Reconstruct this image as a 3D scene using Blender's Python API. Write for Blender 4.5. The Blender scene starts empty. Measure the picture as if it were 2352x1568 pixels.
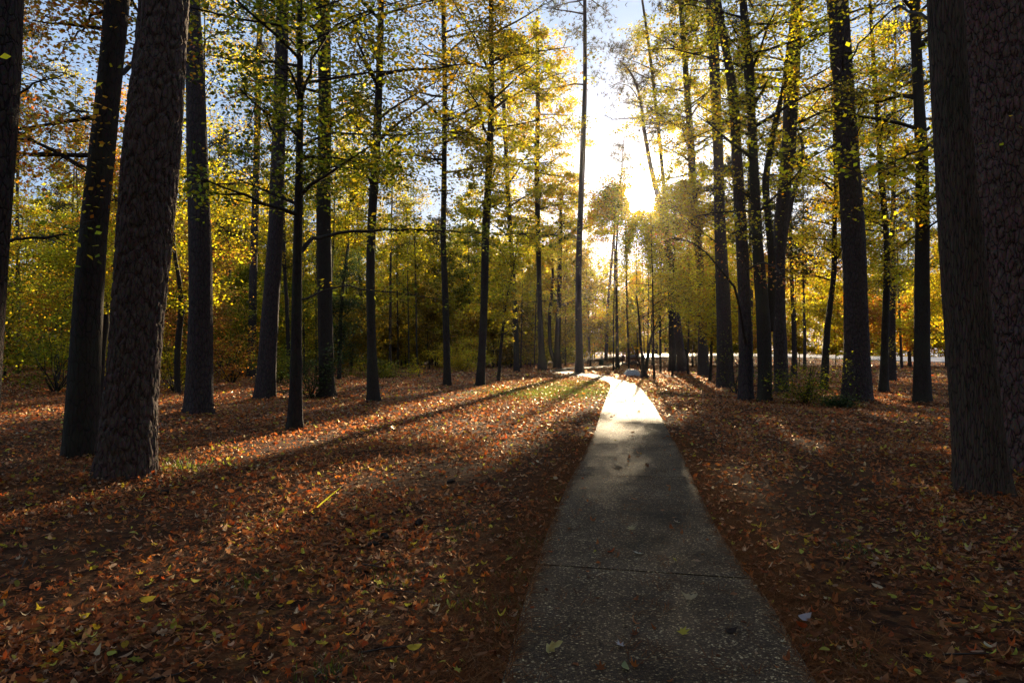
import bpy, math, numpy as np
from mathutils import noise as mnoise, Vector
rng = np.random.default_rng(7)
scene = bpy.context.scene
C = scene.collection
R = math.radians
PI = math.pi

# ------------------------------------------------------------------ camera frame (used to turn measured angles into places)
F, CX, CY, HZ, CAMH = 1608.0, 1176.0, 784.0, 817.0, 1.6
PITCH = math.atan((HZ - CY) / F)
cp, sp = math.cos(PITCH), math.sin(PITCH)
SUN_AZ = math.atan((1475 - CX) / F)            # to the right of the view axis (+Y)
SUN_EL = R(12.6)
S = np.array([math.sin(SUN_AZ) * math.cos(SUN_EL), math.cos(SUN_AZ) * math.cos(SUN_EL), math.sin(SUN_EL)])

def sstep(t):
    t = np.clip(t, 0, 1); return t * t * (3 - 2 * t)

def terr(x, y):
    """height of the ground"""
    x = np.asarray(x, float); y = np.asarray(y, float)
    far = sstep((y - 108) / 24)
    lift = 1.55 * sstep((x - 4) / 30) - 1.15 * sstep((x - 40) / 45)
    left = 0.5 * sstep((-x - 16) / 20) * sstep((y - 8) / 20)
    n = 0.045 * np.sin(x * 0.61 + 1.3) * np.sin(y * 0.47) + 0.03 * np.sin(x * 1.7 + y * 0.9)
    n = n * sstep((np.abs(x) - 2) / 5)
    return far * lift + left + n

def ray(xv, yv):
    a = (xv - CX) / F; b = (CY - yv) / F
    return np.array([a, cp - b * sp, sp + b * cp])

def G(xv, yv):
    """ground point seen in the direction (xv, yv)"""
    d = ray(xv, yv)
    ts = np.concatenate([np.linspace(0.5, 60, 1200), np.linspace(60.1, 300, 2400)])
    h = CAMH + d[2] * ts - terr(d[0] * ts, d[1] * ts)
    i = int(np.argmax(h <= 0)) if (h <= 0).any() else len(ts) - 1
    if i > 0 and h[i] < 0: t = ts[i - 1] + (ts[i] - ts[i - 1]) * h[i - 1] / (h[i - 1] - h[i])
    else: t = ts[i]
    return np.array([d[0] * t, d[1] * t, float(terr(d[0] * t, d[1] * t))])

def at(xv, yv, depth):
    d = ray(xv, yv); t = depth / d[1]
    return np.array([d[0] * t, depth, CAMH + d[2] * t])

def to_view(p):
    """arrays of points -> measured directions"""
    q = p - np.array([0, 0, CAMH])
    w = q[:, 1] * cp + q[:, 2] * sp
    b = -q[:, 1] * sp + q[:, 2] * cp
    w = np.where(w < 0.3, 0.3, w)
    return CX + F * q[:, 0] / w, CY - F * b / w

# ------------------------------------------------------------------ materials
def nt(name):
    m = bpy.data.materials.new(name); m.use_nodes = True
    n = m.node_tree; n.nodes.clear()
    return m, n.nodes, n.links

def N(nodes, kind, **kw):
    n = nodes.new(kind)
    for k, v in kw.items():
        if k in ('inputs',):
            for a, b in v.items(): n.inputs[a].default_value = b
        else: setattr(n, k, v)
    return n

def ramp(nodes, stops, interp='LINEAR'):
    r = nodes.new('ShaderNodeValToRGB'); r.color_ramp.interpolation = interp
    e = r.color_ramp.elements
    while len(e) < len(stops): e.new(0.5)
    for i, (p, c) in enumerate(stops):
        e[i].position = p; e[i].color = (*c, 1)
    return r

def leaf_material(name, trans=0.55, rough=0.45, spec=0.25, boost=1.5, gloss=(0.9, 0.9, 0.85, 1)):
    m, n, l = nt(name)
    at_ = N(n, 'ShaderNodeAttribute', attribute_name='tint')
    d = n.new('ShaderNodeBsdfDiffuse'); t = n.new('ShaderNodeBsdfTranslucent'); g = n.new('ShaderNodeBsdfGlossy')
    g.inputs['Roughness'].default_value = rough
    g.inputs['Color'].default_value = gloss
    sc_ = N(n, 'ShaderNodeVectorMath', operation='SCALE'); sc_.inputs['Scale'].default_value = boost
    l.new(at_.outputs['Color'], sc_.inputs[0])
    cl_ = N(n, 'ShaderNodeVectorMath', operation='MINIMUM'); cl_.inputs[1].default_value = (0.95, 0.90, 0.6); l.new(sc_.outputs[0], cl_.inputs[0])
    l.new(at_.outputs['Color'], d.inputs['Color']); l.new(cl_.outputs[0], t.inputs['Color'])
    mx = n.new('ShaderNodeMixShader'); mx.inputs[0].default_value = trans
    l.new(d.outputs[0], mx.inputs[1]); l.new(t.outputs[0], mx.inputs[2])
    mg = n.new('ShaderNodeMixShader')
    fr = N(n, 'ShaderNodeFresnel'); fr.inputs['IOR'].default_value = 1.4
    mul = N(n, 'ShaderNodeMath', operation='MULTIPLY'); mul.inputs[1].default_value = spec
    l.new(fr.outputs[0], mul.inputs[0]); l.new(mul.outputs[0], mg.inputs[0])
    l.new(mx.outputs[0], mg.inputs[1]); l.new(g.outputs[0], mg.inputs[2])
    o = n.new('ShaderNodeOutputMaterial'); l.new(mg.outputs[0], o.inputs[0])
    return m

def bark_material(name, dark, light, scale=(9, 9, 2.6), bump=0.9, moss=0.0, dist=0.03):
    m, n, l = nt(name)
    tc = n.new('ShaderNodeNewGeometry'); mp = n.new('ShaderNodeMapping'); mp.inputs['Scale'].default_value = scale
    l.new(tc.outputs['Position'], mp.inputs['Vector'])
    w = N(n, 'ShaderNodeTexNoise'); w.inputs['Scale'].default_value = 1.2; w.inputs['Detail'].default_value = 3
    l.new(mp.outputs[0], w.inputs['Vector'])
    ad = N(n, 'ShaderNodeMixRGB', blend_type='ADD'); ad.inputs[0].default_value = 0.6
    l.new(mp.outputs[0], ad.inputs[1]); l.new(w.outputs['Color'], ad.inputs[2])
    v = N(n, 'ShaderNodeTexVoronoi', feature='DISTANCE_TO_EDGE'); v.inputs['Scale'].default_value = 1.0
    l.new(ad.outputs[0], v.inputs['Vector'])
    vc = N(n, 'ShaderNodeTexVoronoi', feature='F1'); l.new(ad.outputs[0], vc.inputs['Vector'])
    r = ramp(n, [(0.0, (0.25, 0.25, 0.25)), (0.07, (0.8, 0.8, 0.8)), (0.5, (1, 1, 1))]); l.new(v.outputs['Distance'], r.inputs[0])
    fine = N(n, 'ShaderNodeTexNoise'); fine.inputs['Scale'].default_value = 6; fine.inputs['Detail'].default_value = 6
    l.new(mp.outputs[0], fine.inputs['Vector'])
    h = N(n, 'ShaderNodeMath', operation='MULTIPLY_ADD'); h.inputs[1].default_value = 0.55
    l.new(fine.outputs[0], h.inputs[0]); l.new(r.outputs[0], h.inputs[2])
    cr = ramp(n, [(0.25, dark), (1.25 / 1.6, light)])
    hs = N(n, 'ShaderNodeMath', operation='MULTIPLY'); hs.inputs[1].default_value = 0.62; l.new(h.outputs[0], hs.inputs[0])
    l.new(hs.outputs[0], cr.inputs[0])
    vary = N(n, 'ShaderNodeMixRGB', blend_type='MULTIPLY'); vary.inputs[0].default_value = 0.5
    l.new(cr.outputs[0], vary.inputs[1]); l.new(vc.outputs['Color'], vary.inputs[2])
    col = vary.outputs[0]
    if moss:
        big = N(n, 'ShaderNodeTexNoise'); big.inputs['Scale'].default_value = 1.3; big.inputs['Detail'].default_value = 4
        l.new(tc.outputs['Position'], big.inputs['Vector'])
        mr = ramp(n, [(0.48, (0, 0, 0)), (0.66, (moss, moss, moss))]); l.new(big.outputs[0], mr.inputs[0])
        mm = N(n, 'ShaderNodeMixRGB'); mm.inputs[2].default_value = (0.045, 0.046, 0.022, 1)
        l.new(mr.outputs[0], mm.inputs[0]); l.new(col, mm.inputs[1]); col = mm.outputs[0]
    b = N(n, 'ShaderNodeBump'); b.inputs['Strength'].default_value = bump; b.inputs['Distance'].default_value = dist
    l.new(h.outputs[0], b.inputs['Height'])
    p = n.new('ShaderNodeBsdfPrincipled'); p.inputs['Roughness'].default_value = 0.85
    p.inputs['Specular IOR Level'].default_value = 0.25
    l.new(col, p.inputs['Base Color']); l.new(b.outputs[0], p.inputs['Normal'])
    o = n.new('ShaderNodeOutputMaterial'); l.new(p.outputs[0], o.inputs[0])
    return m

def simple(name, col, rough=0.7, spec=0.4, nscale=20, var=0.3, bump=0.2, metal=0.0):
    m, n, l = nt(name)
    g = n.new('ShaderNodeNewGeometry'); t = N(n, 'ShaderNodeTexNoise'); t.inputs['Scale'].default_value = nscale; t.inputs['Detail'].default_value = 5
    l.new(g.outputs['Position'], t.inputs['Vector'])
    a = tuple(c * (1 - var) for c in col); b_ = tuple(min(1, c * (1 + var)) for c in col)
    r = ramp(n, [(0.3, a), (0.7, b_)]); l.new(t.outputs[0], r.inputs[0])
    b = N(n, 'ShaderNodeBump'); b.inputs['Strength'].default_value = bump; b.inputs['Distance'].default_value = 0.01
    l.new(t.outputs[0], b.inputs['Height'])
    p = n.new('ShaderNodeBsdfPrincipled'); p.inputs['Roughness'].default_value = rough; p.inputs['Specular IOR Level'].default_value = spec
    p.inputs['Metallic'].default_value = metal
    l.new(r.outputs[0], p.inputs['Base Color']); l.new(b.outputs[0], p.inputs['Normal'])
    o = n.new('ShaderNodeOutputMaterial'); l.new(p.outputs[0], o.inputs[0])
    return m

def ground_material():
    m, n, l = nt('leaf_mould_soil')
    g = n.new('ShaderNodeNewGeometry')
    v = N(n, 'ShaderNodeTexVoronoi', feature='F1'); v.inputs['Scale'].default_value = 9.0
    v2 = N(n, 'ShaderNodeTexVoronoi', feature='F1'); v2.inputs['Scale'].default_value = 17.0
    big = N(n, 'ShaderNodeTexNoise'); big.inputs['Scale'].default_value = 0.35; big.inputs['Detail'].default_value = 6
    fine = N(n, 'ShaderNodeTexNoise'); fine.inputs['Scale'].default_value = 60; fine.inputs['Detail'].default_value = 5
    for q in (v, v2, big, fine): l.new(g.outputs['Position'], q.inputs['Vector'])
    sx = n.new('ShaderNodeSeparateColor'); l.new(v.outputs['Color'], sx.inputs[0])
    r = ramp(n, [(0.0, (0.025, 0.010, 0.005)), (0.35, (0.07, 0.026, 0.010)), (0.6, (0.12, 0.042, 0.013)), (0.85, (0.15, 0.062, 0.024)), (1.0, (0.16, 0.08, 0.02))])
    l.new(sx.outputs[0], r.inputs[0])
    s2 = n.new('ShaderNodeSeparateColor'); l.new(v2.outputs['Color'], s2.inputs[0])
    r2 = ramp(n, [(0.0, (0.4, 0.4, 0.4)), (1.0, (1.2, 1.1, 1.0))]); l.new(s2.outputs[1], r2.inputs[0])
    mu = N(n, 'ShaderNodeMixRGB', blend_type='MULTIPLY'); mu.inputs[0].default_value = 0.8
    l.new(r.outputs[0], mu.inputs[1]); l.new(r2.outputs[0], mu.inputs[2])
    soil = N(n, 'ShaderNodeMixRGB'); soil.inputs[2].default_value = (0.05, 0.022, 0.011, 1)
    br = ramp(n, [(0.42, (0, 0, 0)), (0.62, (0.75, 0.75, 0.75))]); l.new(big.outputs[0], br.inputs[0])
    l.new(br.outputs[0], soil.inputs[0]); l.new(mu.outputs[0], soil.inputs[1])
    hh = N(n, 'ShaderNodeMath', operation='ADD'); l.new(s2.outputs[0], hh.inputs[0]); l.new(fine.outputs[0], hh.inputs[1])
    b = N(n, 'ShaderNodeBump'); b.inputs['Strength'].default_value = 0.9; b.inputs['Distance'].default_value = 0.03
    l.new(hh.outputs[0], b.inputs['Height'])
    p = n.new('ShaderNodeBsdfPrincipled'); p.inputs['Roughness'].default_value = 0.95; p.inputs['Specular IOR Level'].default_value = 0.08
    l.new(soil.outputs[0], p.inputs['Base Color']); l.new(b.outputs[0], p.inputs['Normal'])
    o = n.new('ShaderNodeOutputMaterial'); l.new(p.outputs[0], o.inputs[0])
    return m

def aggregate_material():
    m, n, l = nt('exposed_aggregate_concrete')
    g = n.new('ShaderNodeNewGeometry')
    v = N(n, 'ShaderNodeTexVoronoi', feature='F1'); v.inputs['Scale'].default_value = 85.0
    ve = N(n, 'ShaderNodeTexVoronoi', feature='DISTANCE_TO_EDGE'); ve.inputs['Scale'].default_value = 85.0
    stain = N(n, 'ShaderNodeTexNoise'); stain.inputs['Scale'].default_value = 1.1; stain.inputs['Detail'].default_value = 7; stain.inputs['Roughness'].default_value = 0.65
    fine = N(n, 'ShaderNodeTexNoise'); fine.inputs['Scale'].default_value = 220; fine.inputs['Detail'].default_value = 3
    for q in (v, ve, stain, fine): l.new(g.outputs['Position'], q.inputs['Vector'])
    sx = n.new('ShaderNodeSeparateColor'); l.new(v.outputs['Color'], sx.inputs[0])
    stone = ramp(n, [(0.0, (0.062, 0.040, 0.026)), (0.5, (0.118, 0.074, 0.046)), (0.74, (0.185, 0.122, 0.072)), (0.88, (0.32, 0.235, 0.13)), (1.0, (0.74, 0.60, 0.35))])
    l.new(sx.outputs[0], stone.inputs[0])
    em = ramp(n, [(0.0, (0, 0, 0)), (0.16, (1, 1, 1))]); l.new(ve.outputs['Distance'], em.inputs[0])
    mx = N(n, 'ShaderNodeMixRGB'); mx.inputs[1].default_value = (0.055, 0.037, 0.025, 1)
    l.new(em.outputs[0], mx.inputs[0]); l.new(stone.outputs[0], mx.inputs[2])
    sr = ramp(n, [(0.34, (0.34, 0.29, 0.25)), (0.48, (0.75, 0.70, 0.64)), (0.64, (1.1, 1.08, 1.05))]); l.new(stain.outputs[0], sr.inputs[0])
    mu = N(n, 'ShaderNodeMixRGB', blend_type='MULTIPLY'); mu.inputs[0].default_value = 1
    l.new(mx.outputs[0], mu.inputs[1]); l.new(sr.outputs[0], mu.inputs[2])
    hh = N(n, 'ShaderNodeMath', operation='MULTIPLY_ADD'); hh.inputs[1].default_value = 0.35
    l.new(fine.outputs[0], hh.inputs[0]); l.new(em.outputs[0], hh.inputs[2])
    h2 = N(n, 'ShaderNodeMath', operation='MULTIPLY_ADD'); h2.inputs[1].default_value = 1.0
    l.new(sx.outputs[1], h2.inputs[0]); l.new(hh.outputs[0], h2.inputs[2])
    b = N(n, 'ShaderNodeBump'); b.inputs['Strength'].default_value = 1.0; b.inputs['Distance'].default_value = 0.007
    l.new(h2.outputs[0], b.inputs['Height'])
    p = n.new('ShaderNodeBsdfPrincipled'); p.inputs['Roughness'].default_value = 0.62; p.inputs['Specular IOR Level'].default_value = 0.10
    l.new(mu.outputs[0], p.inputs['Base Color']); l.new(b.outputs[0], p.inputs['Normal'])
    o = n.new('ShaderNodeOutputMaterial'); l.new(p.outputs[0], o.inputs[0])
    return m

M = {}
M['leaf'] = leaf_material('backlit_leaf', 0.7, 0.5, 0.08, 4.2)
M['needle'] = leaf_material('pine_needle', 0.4, 0.5, 0.12, 2.2)
M['litter'] = leaf_material('dry_leaf', 0.45, 0.42, 0.22, 4.0, gloss=(1.0, 0.80, 0.60, 1))
M['straw'] = leaf_material('pine_straw', 0.2, 0.5, 0.0, 1.2)
M['grass'] = leaf_material('grass_blade', 0.5, 0.5, 0.12, 2.2)
M['pine'] = bark_material('pine_bark', (0.014, 0.009, 0.008), (0.10, 0.066, 0.058), (13, 13, 5.0), 1.0, 0, 0.04)
M['plate'] = bark_material('plated_pine_bark', (0.022, 0.013, 0.010), (0.15, 0.092, 0.068), (18, 18, 7.0), 0.8, 0, 0.015)
M['furrow'] = bark_material('furrowed_bark', (0.024, 0.015, 0.010), (0.16, 0.10, 0.066), (34, 34, 4.0), 1.0, 0.35, 0.02)
M['redplate'] = bark_material('reddish_plated_bark', (0.020, 0.012, 0.010), (0.24, 0.135, 0.105), (15, 15, 6.0), 1.0, 0, 0.025)
M['smooth'] = bark_material('hardwood_bark', (0.014, 0.009, 0.006), (0.060, 0.040, 0.028), (26, 26, 5), 0.7, 0.4, 0.015)
M['bark'] = bark_material('woodland_bark', (0.010, 0.007, 0.005), (0.052, 0.034, 0.025), (14, 14, 4), 0.8, 0.35, 0.02)
M['twig'] = simple('twig_bark', (0.035, 0.024, 0.018), 0.8, 0.3, 14, 0.4)
M['ground'] = ground_material()
M['path'] = aggregate_material()
M['road'] = simple('pale_road', (0.42, 0.40, 0.38), 0.45, 0.5, 3, 0.12, 0.3)
M['slab'] = simple('weathered_concrete', (0.34, 0.32, 0.31), 0.5, 0.5, 9, 0.25, 0.4)
M['bin'] = simple('dark_green_paint', (0.012, 0.03, 0.022), 0.4, 0.5, 8, 0.2)
M['cloth'] = simple('navy_cloth', (0.015, 0.018, 0.03), 0.9, 0.2, 40, 0.3)
M['skin'] = simple('skin', (0.45, 0.25, 0.17), 0.6, 0.3, 60, 0.08)
M['hair'] = simple('dark_hair', (0.02, 0.013, 0.01), 0.6, 0.4, 90, 0.3)
M['rock'] = simple('mossy_rock', (0.10, 0.085, 0.07), 0.9, 0.2, 6, 0.4, 0.6)

# ------------------------------------------------------------------ mesh helpers
def build(name, V, quads=None, tris=None, mat=None, parent=None, col=None, origin=None, smooth=False, loc=None):
    V = np.asarray(V, np.float32).reshape(-1, 3)
    if origin is not None: V = V - np.asarray(origin, np.float32)
    quads = np.zeros((0, 4), np.int32) if quads is None else np.asarray(quads, np.int32).reshape(-1, 4)
    tris = np.zeros((0, 3), np.int32) if tris is None else np.asarray(tris, np.int32).reshape(-1, 3)
    me = bpy.data.meshes.new(name)
    me.vertices.add(len(V)); me.vertices.foreach_set('co', V.ravel())
    li = np.concatenate([quads.ravel(), tris.ravel()])
    me.loops.add(len(li)); me.loops.foreach_set('vertex_index', li)
    np_ = len(quads) + len(tris); me.polygons.add(np_)
    st = np.concatenate([np.arange(len(quads)) * 4, len(quads) * 4 + np.arange(len(tris)) * 3]).astype(np.int32)
    me.polygons.foreach_set('loop_start', st)
    if smooth: me.polygons.foreach_set('use_smooth', np.ones(np_, bool))
    if col is not None:
        a = me.color_attributes.new('tint', 'FLOAT_COLOR', 'POINT')
        c4 = np.ones((len(V), 4), np.float32); c4[:, :3] = col
        a.data.foreach_set('color', c4.ravel())
    me.update(calc_edges=True)
    if mat is not None: me.materials.append(mat)
    o = bpy.data.objects.new(name, me); C.objects.link(o)
    if parent is not None: o.parent = parent
    if loc is not None: o.location = loc
    return o

def thing(name, label, cat, loc, group=None):
    o = bpy.data.objects.new(name, None); C.objects.link(o); o.empty_display_size = 0.3
    o.location = [float(a) for a in loc]; o['label'] = label; o['category'] = cat
    if group: o['group'] = group
    return o

def tag(o, label, cat, group=None):
    o['label'] = label; o['category'] = cat
    if group: o['group'] = group
    return o

class MB:
    def __init__(s): s.v = []; s.q = []; s.t = []; s.n = 0; s.c = []
    def add(s, v, q=None, t=None, c=None):
        v = np.asarray(v, float).reshape(-1, 3)
        s.v.append(v)
        if q is not None and len(q): s.q.append(np.asarray(q) + s.n)
        if t is not None and len(t): s.t.append(np.asarray(t) + s.n)
        if c is not None: s.c.append(c)
        s.n += len(v)
    def build(s, name, mat, parent=None, origin=None, smooth=True, loc=None):
        if not s.v: return None
        return build(name, np.concatenate(s.v), np.concatenate(s.q) if s.q else None, np.concatenate(s.t) if s.t else None,
                     mat, parent, np.concatenate(s.c) if s.c else None, origin, smooth, loc)
    def tube(s, pts, rad, sides=6, cap=False, lump=0.0, flare=0.0):
        pts = np.asarray(pts, float); n = len(pts); rad = np.asarray(rad, float)
        d = np.gradient(pts, axis=0); d /= np.linalg.norm(d, axis=1)[:, None] + 1e-9
        ref = np.array([0.0, 1.0, 0.0]) if abs(d[:, 1]).mean() < 0.8 else np.array([1.0, 0, 0])
        u = np.cross(d, ref); u /= np.linalg.norm(u, axis=1)[:, None] + 1e-9
        w = np.cross(u, d)
        a = np.arange(sides) * 2 * PI / sides
        rr = rad[:, None] * np.ones((1, sides))
        if lump:
            z = pts[:, 2][:, None]
            ph = pts[0, 0] * 3.1
            rr = rr * (1 + lump * (np.sin(a * 3 + ph + z * 0.7) * 0.5 + np.sin(a * 5 + ph * 2 - z * 1.1) * 0.35 + np.sin(a * 2 + z * 2.3 + ph) * 0.4))
        if flare:
            z = (pts[:, 2] - pts[0, 2])[:, None]
            f = np.exp(-z / 0.22)
            rr = rr * (1 + 1.3 * flare * f * (0.7 + 0.6 * np.sin(a * 5 + pts[0, 0] * 7)))
        V = pts[:, None, :] + rr[:, :, None] * (np.cos(a)[None, :, None] * u[:, None, :] + np.sin(a)[None, :, None] * w[:, None, :])
        i = np.arange(n - 1)[:, None] * sides; j = np.arange(sides)[None, :]; k = (j + 1) % sides
        q = np.stack([i + j, i + k, i + k + sides, i + j + sides], -1).reshape(-1, 4)
        s.add(V, q)

# ------------------------------------------------------------------ light gaps in the canopy: where the photograph shows sun on the ground
def poly(*p): return np.array(p, float)
LIT = [  # polygons on the ground, given in measured directions, with the share of foliage removed along the sun's way to them
    (poly((1262, 856), (1330, 850), (1405, 858), (1480, 872), (1530, 905), (1545, 950), (1520, 970), (1370, 975), (1350, 950), (1385, 905), (1380, 885)), 0.988),
    (poly((1395, 866), (1180, 872), (1010, 905), (800, 962), (356, 1042), (356, 1088), (560, 1070), (760, 1030), (930, 1016), (1120, 1012), (1240, 985), (1385, 940)), 0.997),
    (poly((1290, 975), (1350, 985), (1000, 1075), (700, 1150), (420, 1195), (400, 1165), (760, 1090), (1050, 1020)), 0.98),
    (poly((1210, 872), (1400, 868), (1400, 905), (1330, 925), (1200, 925)), 0.998),
    (poly((1470, 848), (1620, 856), (1660, 885), (1620, 912), (1510, 900), (1470, 872)), 0.985),
    (poly((1500, 915), (1640, 925), (1650, 950), (1530, 955)), 0.86),
    (poly((1770, 985), (1850, 1000), (1870, 1040), (1800, 1040), (1740, 1010)), 0.993),
    (poly((1600, 1080), (1700, 1080), (1760, 1130), (1660, 1150), (1600, 1110)), 0.99),
    (poly((690, 1130), (800, 1100), (830, 1130), (760, 1190), (690, 1200)), 0.996),
    (poly((0, 1370), (200, 1340), (430, 1260), (560, 1220), (640, 1250), (560, 1330), (330, 1400), (120, 1500), (0, 1540)), 0.993),
    (poly((1370, 975), (1520, 970), (1540, 1030), (1350, 1030)), 0.88),
    (poly((1350, 1030), (1540, 1030), (1580, 1100), (1320, 1100)), 0.74),
    (poly((1320, 1100), (1580, 1100), (1870, 1568), (1150, 1568)), 0.62),
    (poly((0, 1110), (1330, 1060), (1180, 1568), (0, 1568)), 0.73),
    (poly((1560, 960), (2000, 940), (2300, 1150), (2352, 1568), (1850, 1568)), 0.60),
    (poly((1330, 1270), (1440, 1270), (1430, 1320), (1320, 1320)), 0.45),
    (poly((1330, 1120), (1560, 1120), (1560, 1170), (1320, 1170)), 0.25),
    (poly((1470, 834.2), (2300, 834.2), (2300, 840.5), (1470, 840.5)), 0.985),
    (poly((1820, 850), (2000, 846), (2200, 850), (2200, 900), (2150, 935), (1980, 930), (1900, 900)), 0.7),
    (poly((1200, 838), (1440, 838), (1440, 846), (1200, 846)), 0.85),
]
def in_poly(P, x, y):
    inside = np.zeros(len(x), bool)
    j = len(P) - 1
    for i in range(len(P)):
        xi, yi = P[i]; xj, yj = P[j]
        c = ((yi > y) != (yj > y)) & (x < (xj - xi) * (y - yi) / (yj - yi + 1e-12) + xi)
        inside ^= c; j = i
    return inside

def keep_mask(p, r):
    """False for leaves that would close one of the light gaps"""
    g = p - S[None, :] * (p[:, 2] / S[2])[:, None]
    # wobble the edges of the gaps
    k1 = (g[:, 1] / 20).clip(0.08, 1); j = (r * 7.31) % 1.0 - 0.5
    gx = g[:, 0] + 0.5 * k1 * j + k1 * (0.35 * np.sin(g[:, 1] * 0.9 + 1) + 0.2 * np.sin(g[:, 1] * 2.3 + g[:, 0]))
    gy = g[:, 1] + (0.1 + 0.05 * g[:, 1].clip(0, 40)) * j + 0.9 * k1 * np.sin(g[:, 0] * 1.3 + 2)
    ok = np.ones(len(p), bool)
    front = gy > 1.5
    gg = np.stack([gx, np.maximum(gy, 1.5), np.zeros(len(p))], 1)
    x, y = to_view(gg)
    dap = np.sin(gx * 2.1 + 0.7 * gy) * np.sin(gy * 0.9 - gx * 1.2)     # dapple inside gaps
    ks = np.clip(6 / np.maximum(gy, 1), 0.35, 2.2)
    dap2 = np.sin(gx * 2.9 * ks + 1.7 * np.sin(gy * 0.8 * ks)) * np.sin(gy * 1.1 * ks + 1.5 * np.sin(gx * 1.3 * ks + 2)) + 0.5 * np.sin(gx * 6.3 * ks + gy) * np.sin(gy * 2.7 * ks - gx)
    for P, k in LIT:
        i = in_poly(P, x, y) & front
        kk = np.clip(k + np.where(dap > 0.5, -(1 - k) * 1.5 - 0.02, 0.0) + (dap2 * 0.22 if k < 0.9 else 0.0), 0, 0.999)
        ok &= ~(i & (r < kk))
    # the opening through which the low sun reaches the place where one stands
    q = p - np.array([0, 0, CAMH]); dist = np.linalg.norm(q, axis=1)
    cosang = (q @ S) / dist
    ang = np.degrees(np.arccos(np.clip(cosang, -1, 1)))
    swirl = 1 + 0.25 * np.sin(np.arctan2(q[:, 2] / dist - S[2], q[:, 0] / dist - S[0]) * 5)
    ok &= ~(((ang < 1.1 * swirl) | (r * 0.9 < np.exp(-(ang / 1.8) ** 2))) & (dist > 10))
    # shafts: gaps between crowns that line up with the low sun
    uu = p[:, 0] * math.cos(SUN_AZ) - p[:, 1] * math.sin(SUN_AZ); vv = p[:, 2] * math.cos(SUN_EL) - (p[:, 0] * math.sin(SUN_AZ) + p[:, 1] * math.cos(SUN_AZ)) * math.sin(SUN_EL)
    nz = np.sin(uu * 1.7 + 1.3 * np.sin(vv * 1.1)) * np.sin(vv * 1.9 + 1.1 * np.sin(uu * 0.8 + 2)) + 0.5 * np.sin(uu * 3.9 + vv * 2.2) * np.sin(vv * 4.3 - uu)
    ok &= ~((np.abs(uu + 6.62) < 0.33) & (vv > -1.7) & (vv < 5.5) & (r < 0.99) & (np.sin(vv * 2.3) < 0.75))
    th = np.where(uu < -9, 0.08, np.where((uu > 7) | (vv > 2.5), 0.36, np.where((vv < 0.5) & (vv > -3.6) & (np.abs(uu - 0.3) > 1.5), 0.62, 9.0)))
    ok &= ~((nz > th) & (r < np.where(th == 0.66, 0.985, 0.9)))
    return ok

def rotmats(n, tilt, r):
    """random yaw, normals tilted from up by about `tilt` radians"""
    yaw = r.uniform(0, 2 * PI, n); ph = r.uniform(0, 2 * PI, n); th = np.abs(r.normal(0, tilt, n))
    nz = np.cos(th); nx = np.sin(th) * np.cos(ph); ny = np.sin(th) * np.sin(ph)
    nrm = np.stack([nx, ny, nz], 1)
    a = np.stack([np.cos(yaw), np.sin(yaw), np.zeros(n)], 1)
    a -= nrm * (a * nrm).sum(1)[:, None]; a /= np.linalg.norm(a, axis=1)[:, None] + 1e-9
    b = np.cross(nrm, a)
    return np.stack([a, b, nrm], 2)     # columns

RHOMB = (np.array([[-0.5, 0, 0], [0.0, -0.36, 0.06], [0.5, 0, -0.05], [-0.05, 0.36, 0.06]]), np.array([[0, 1, 2, 3]]), None)
def fan(outline, curl=0.0):
    P = np.array(outline, float); n = len(P)
    V = np.zeros((n + 1, 3)); V[1:, :2] = P
    t = np.array([[0, 1 + i, 1 + (i + 1) % n] for i in range(n)])
    return (V, None, t)
def maple():
    pts = []
    rad = [0.5, 0.24, 0.46, 0.2, 0.34, 0.12, 0.30, 0.12, 0.34, 0.2, 0.46, 0.24]
    ang = [0, 22, 45, 68, 92, 125, 180, 235, 268, 292, 315, 338]
    for r_, a_ in zip(rad, ang): pts.append((r_ * math.cos(R(a_)), r_ * math.sin(R(a_))))
    return fan(pts)
def oval():
    return fan([(0.55, 0), (0.3, 0.17), (0, 0.24), (-0.3, 0.16), (-0.45, 0), (-0.3, -0.16), (0, -0.24), (0.3, -0.17)])
def oak():
    return fan([(0.55, 0), (0.42, 0.14), (0.3, 0.1), (0.2, 0.27), (0.05, 0.12), (-0.1, 0.24), (-0.22, 0.1), (-0.5, 0.02), (-0.22, -0.1), (-0.1, -0.24), (0.05, -0.12), (0.2, -0.27), (0.3, -0.1), (0.42, -0.14)])

def place(tpl, pos, rot, scale, curl=None):
    V, q, t = tpl; K = len(V); n = len(pos)
    T = np.broadcast_to(V, (n, K, 3)).copy()
    if curl is not None:
        r2 = (T[:, :, 0] ** 2)
        T[:, :, 2] += curl[:, None] * r2 + curl[:, None] * 0.6 * T[:, :, 1] ** 2 + 0.3 * curl[:, None] * T[:, :, 0] * T[:, :, 1]
    T *= scale[:, None, None] if scale.ndim == 1 else scale[:, None, :]
    W = np.einsum('nij,nkj->nki', rot, T) + pos[:, None, :]
    off = (np.arange(n) * K)[:, None, None]
    Q = (q[None] + off).reshape(-1, 4) if q is not None else None
    Tt = (t[None] + off).reshape(-1, 3) if t is not None else None
    return W.reshape(-1, 3), Q, Tt

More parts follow.
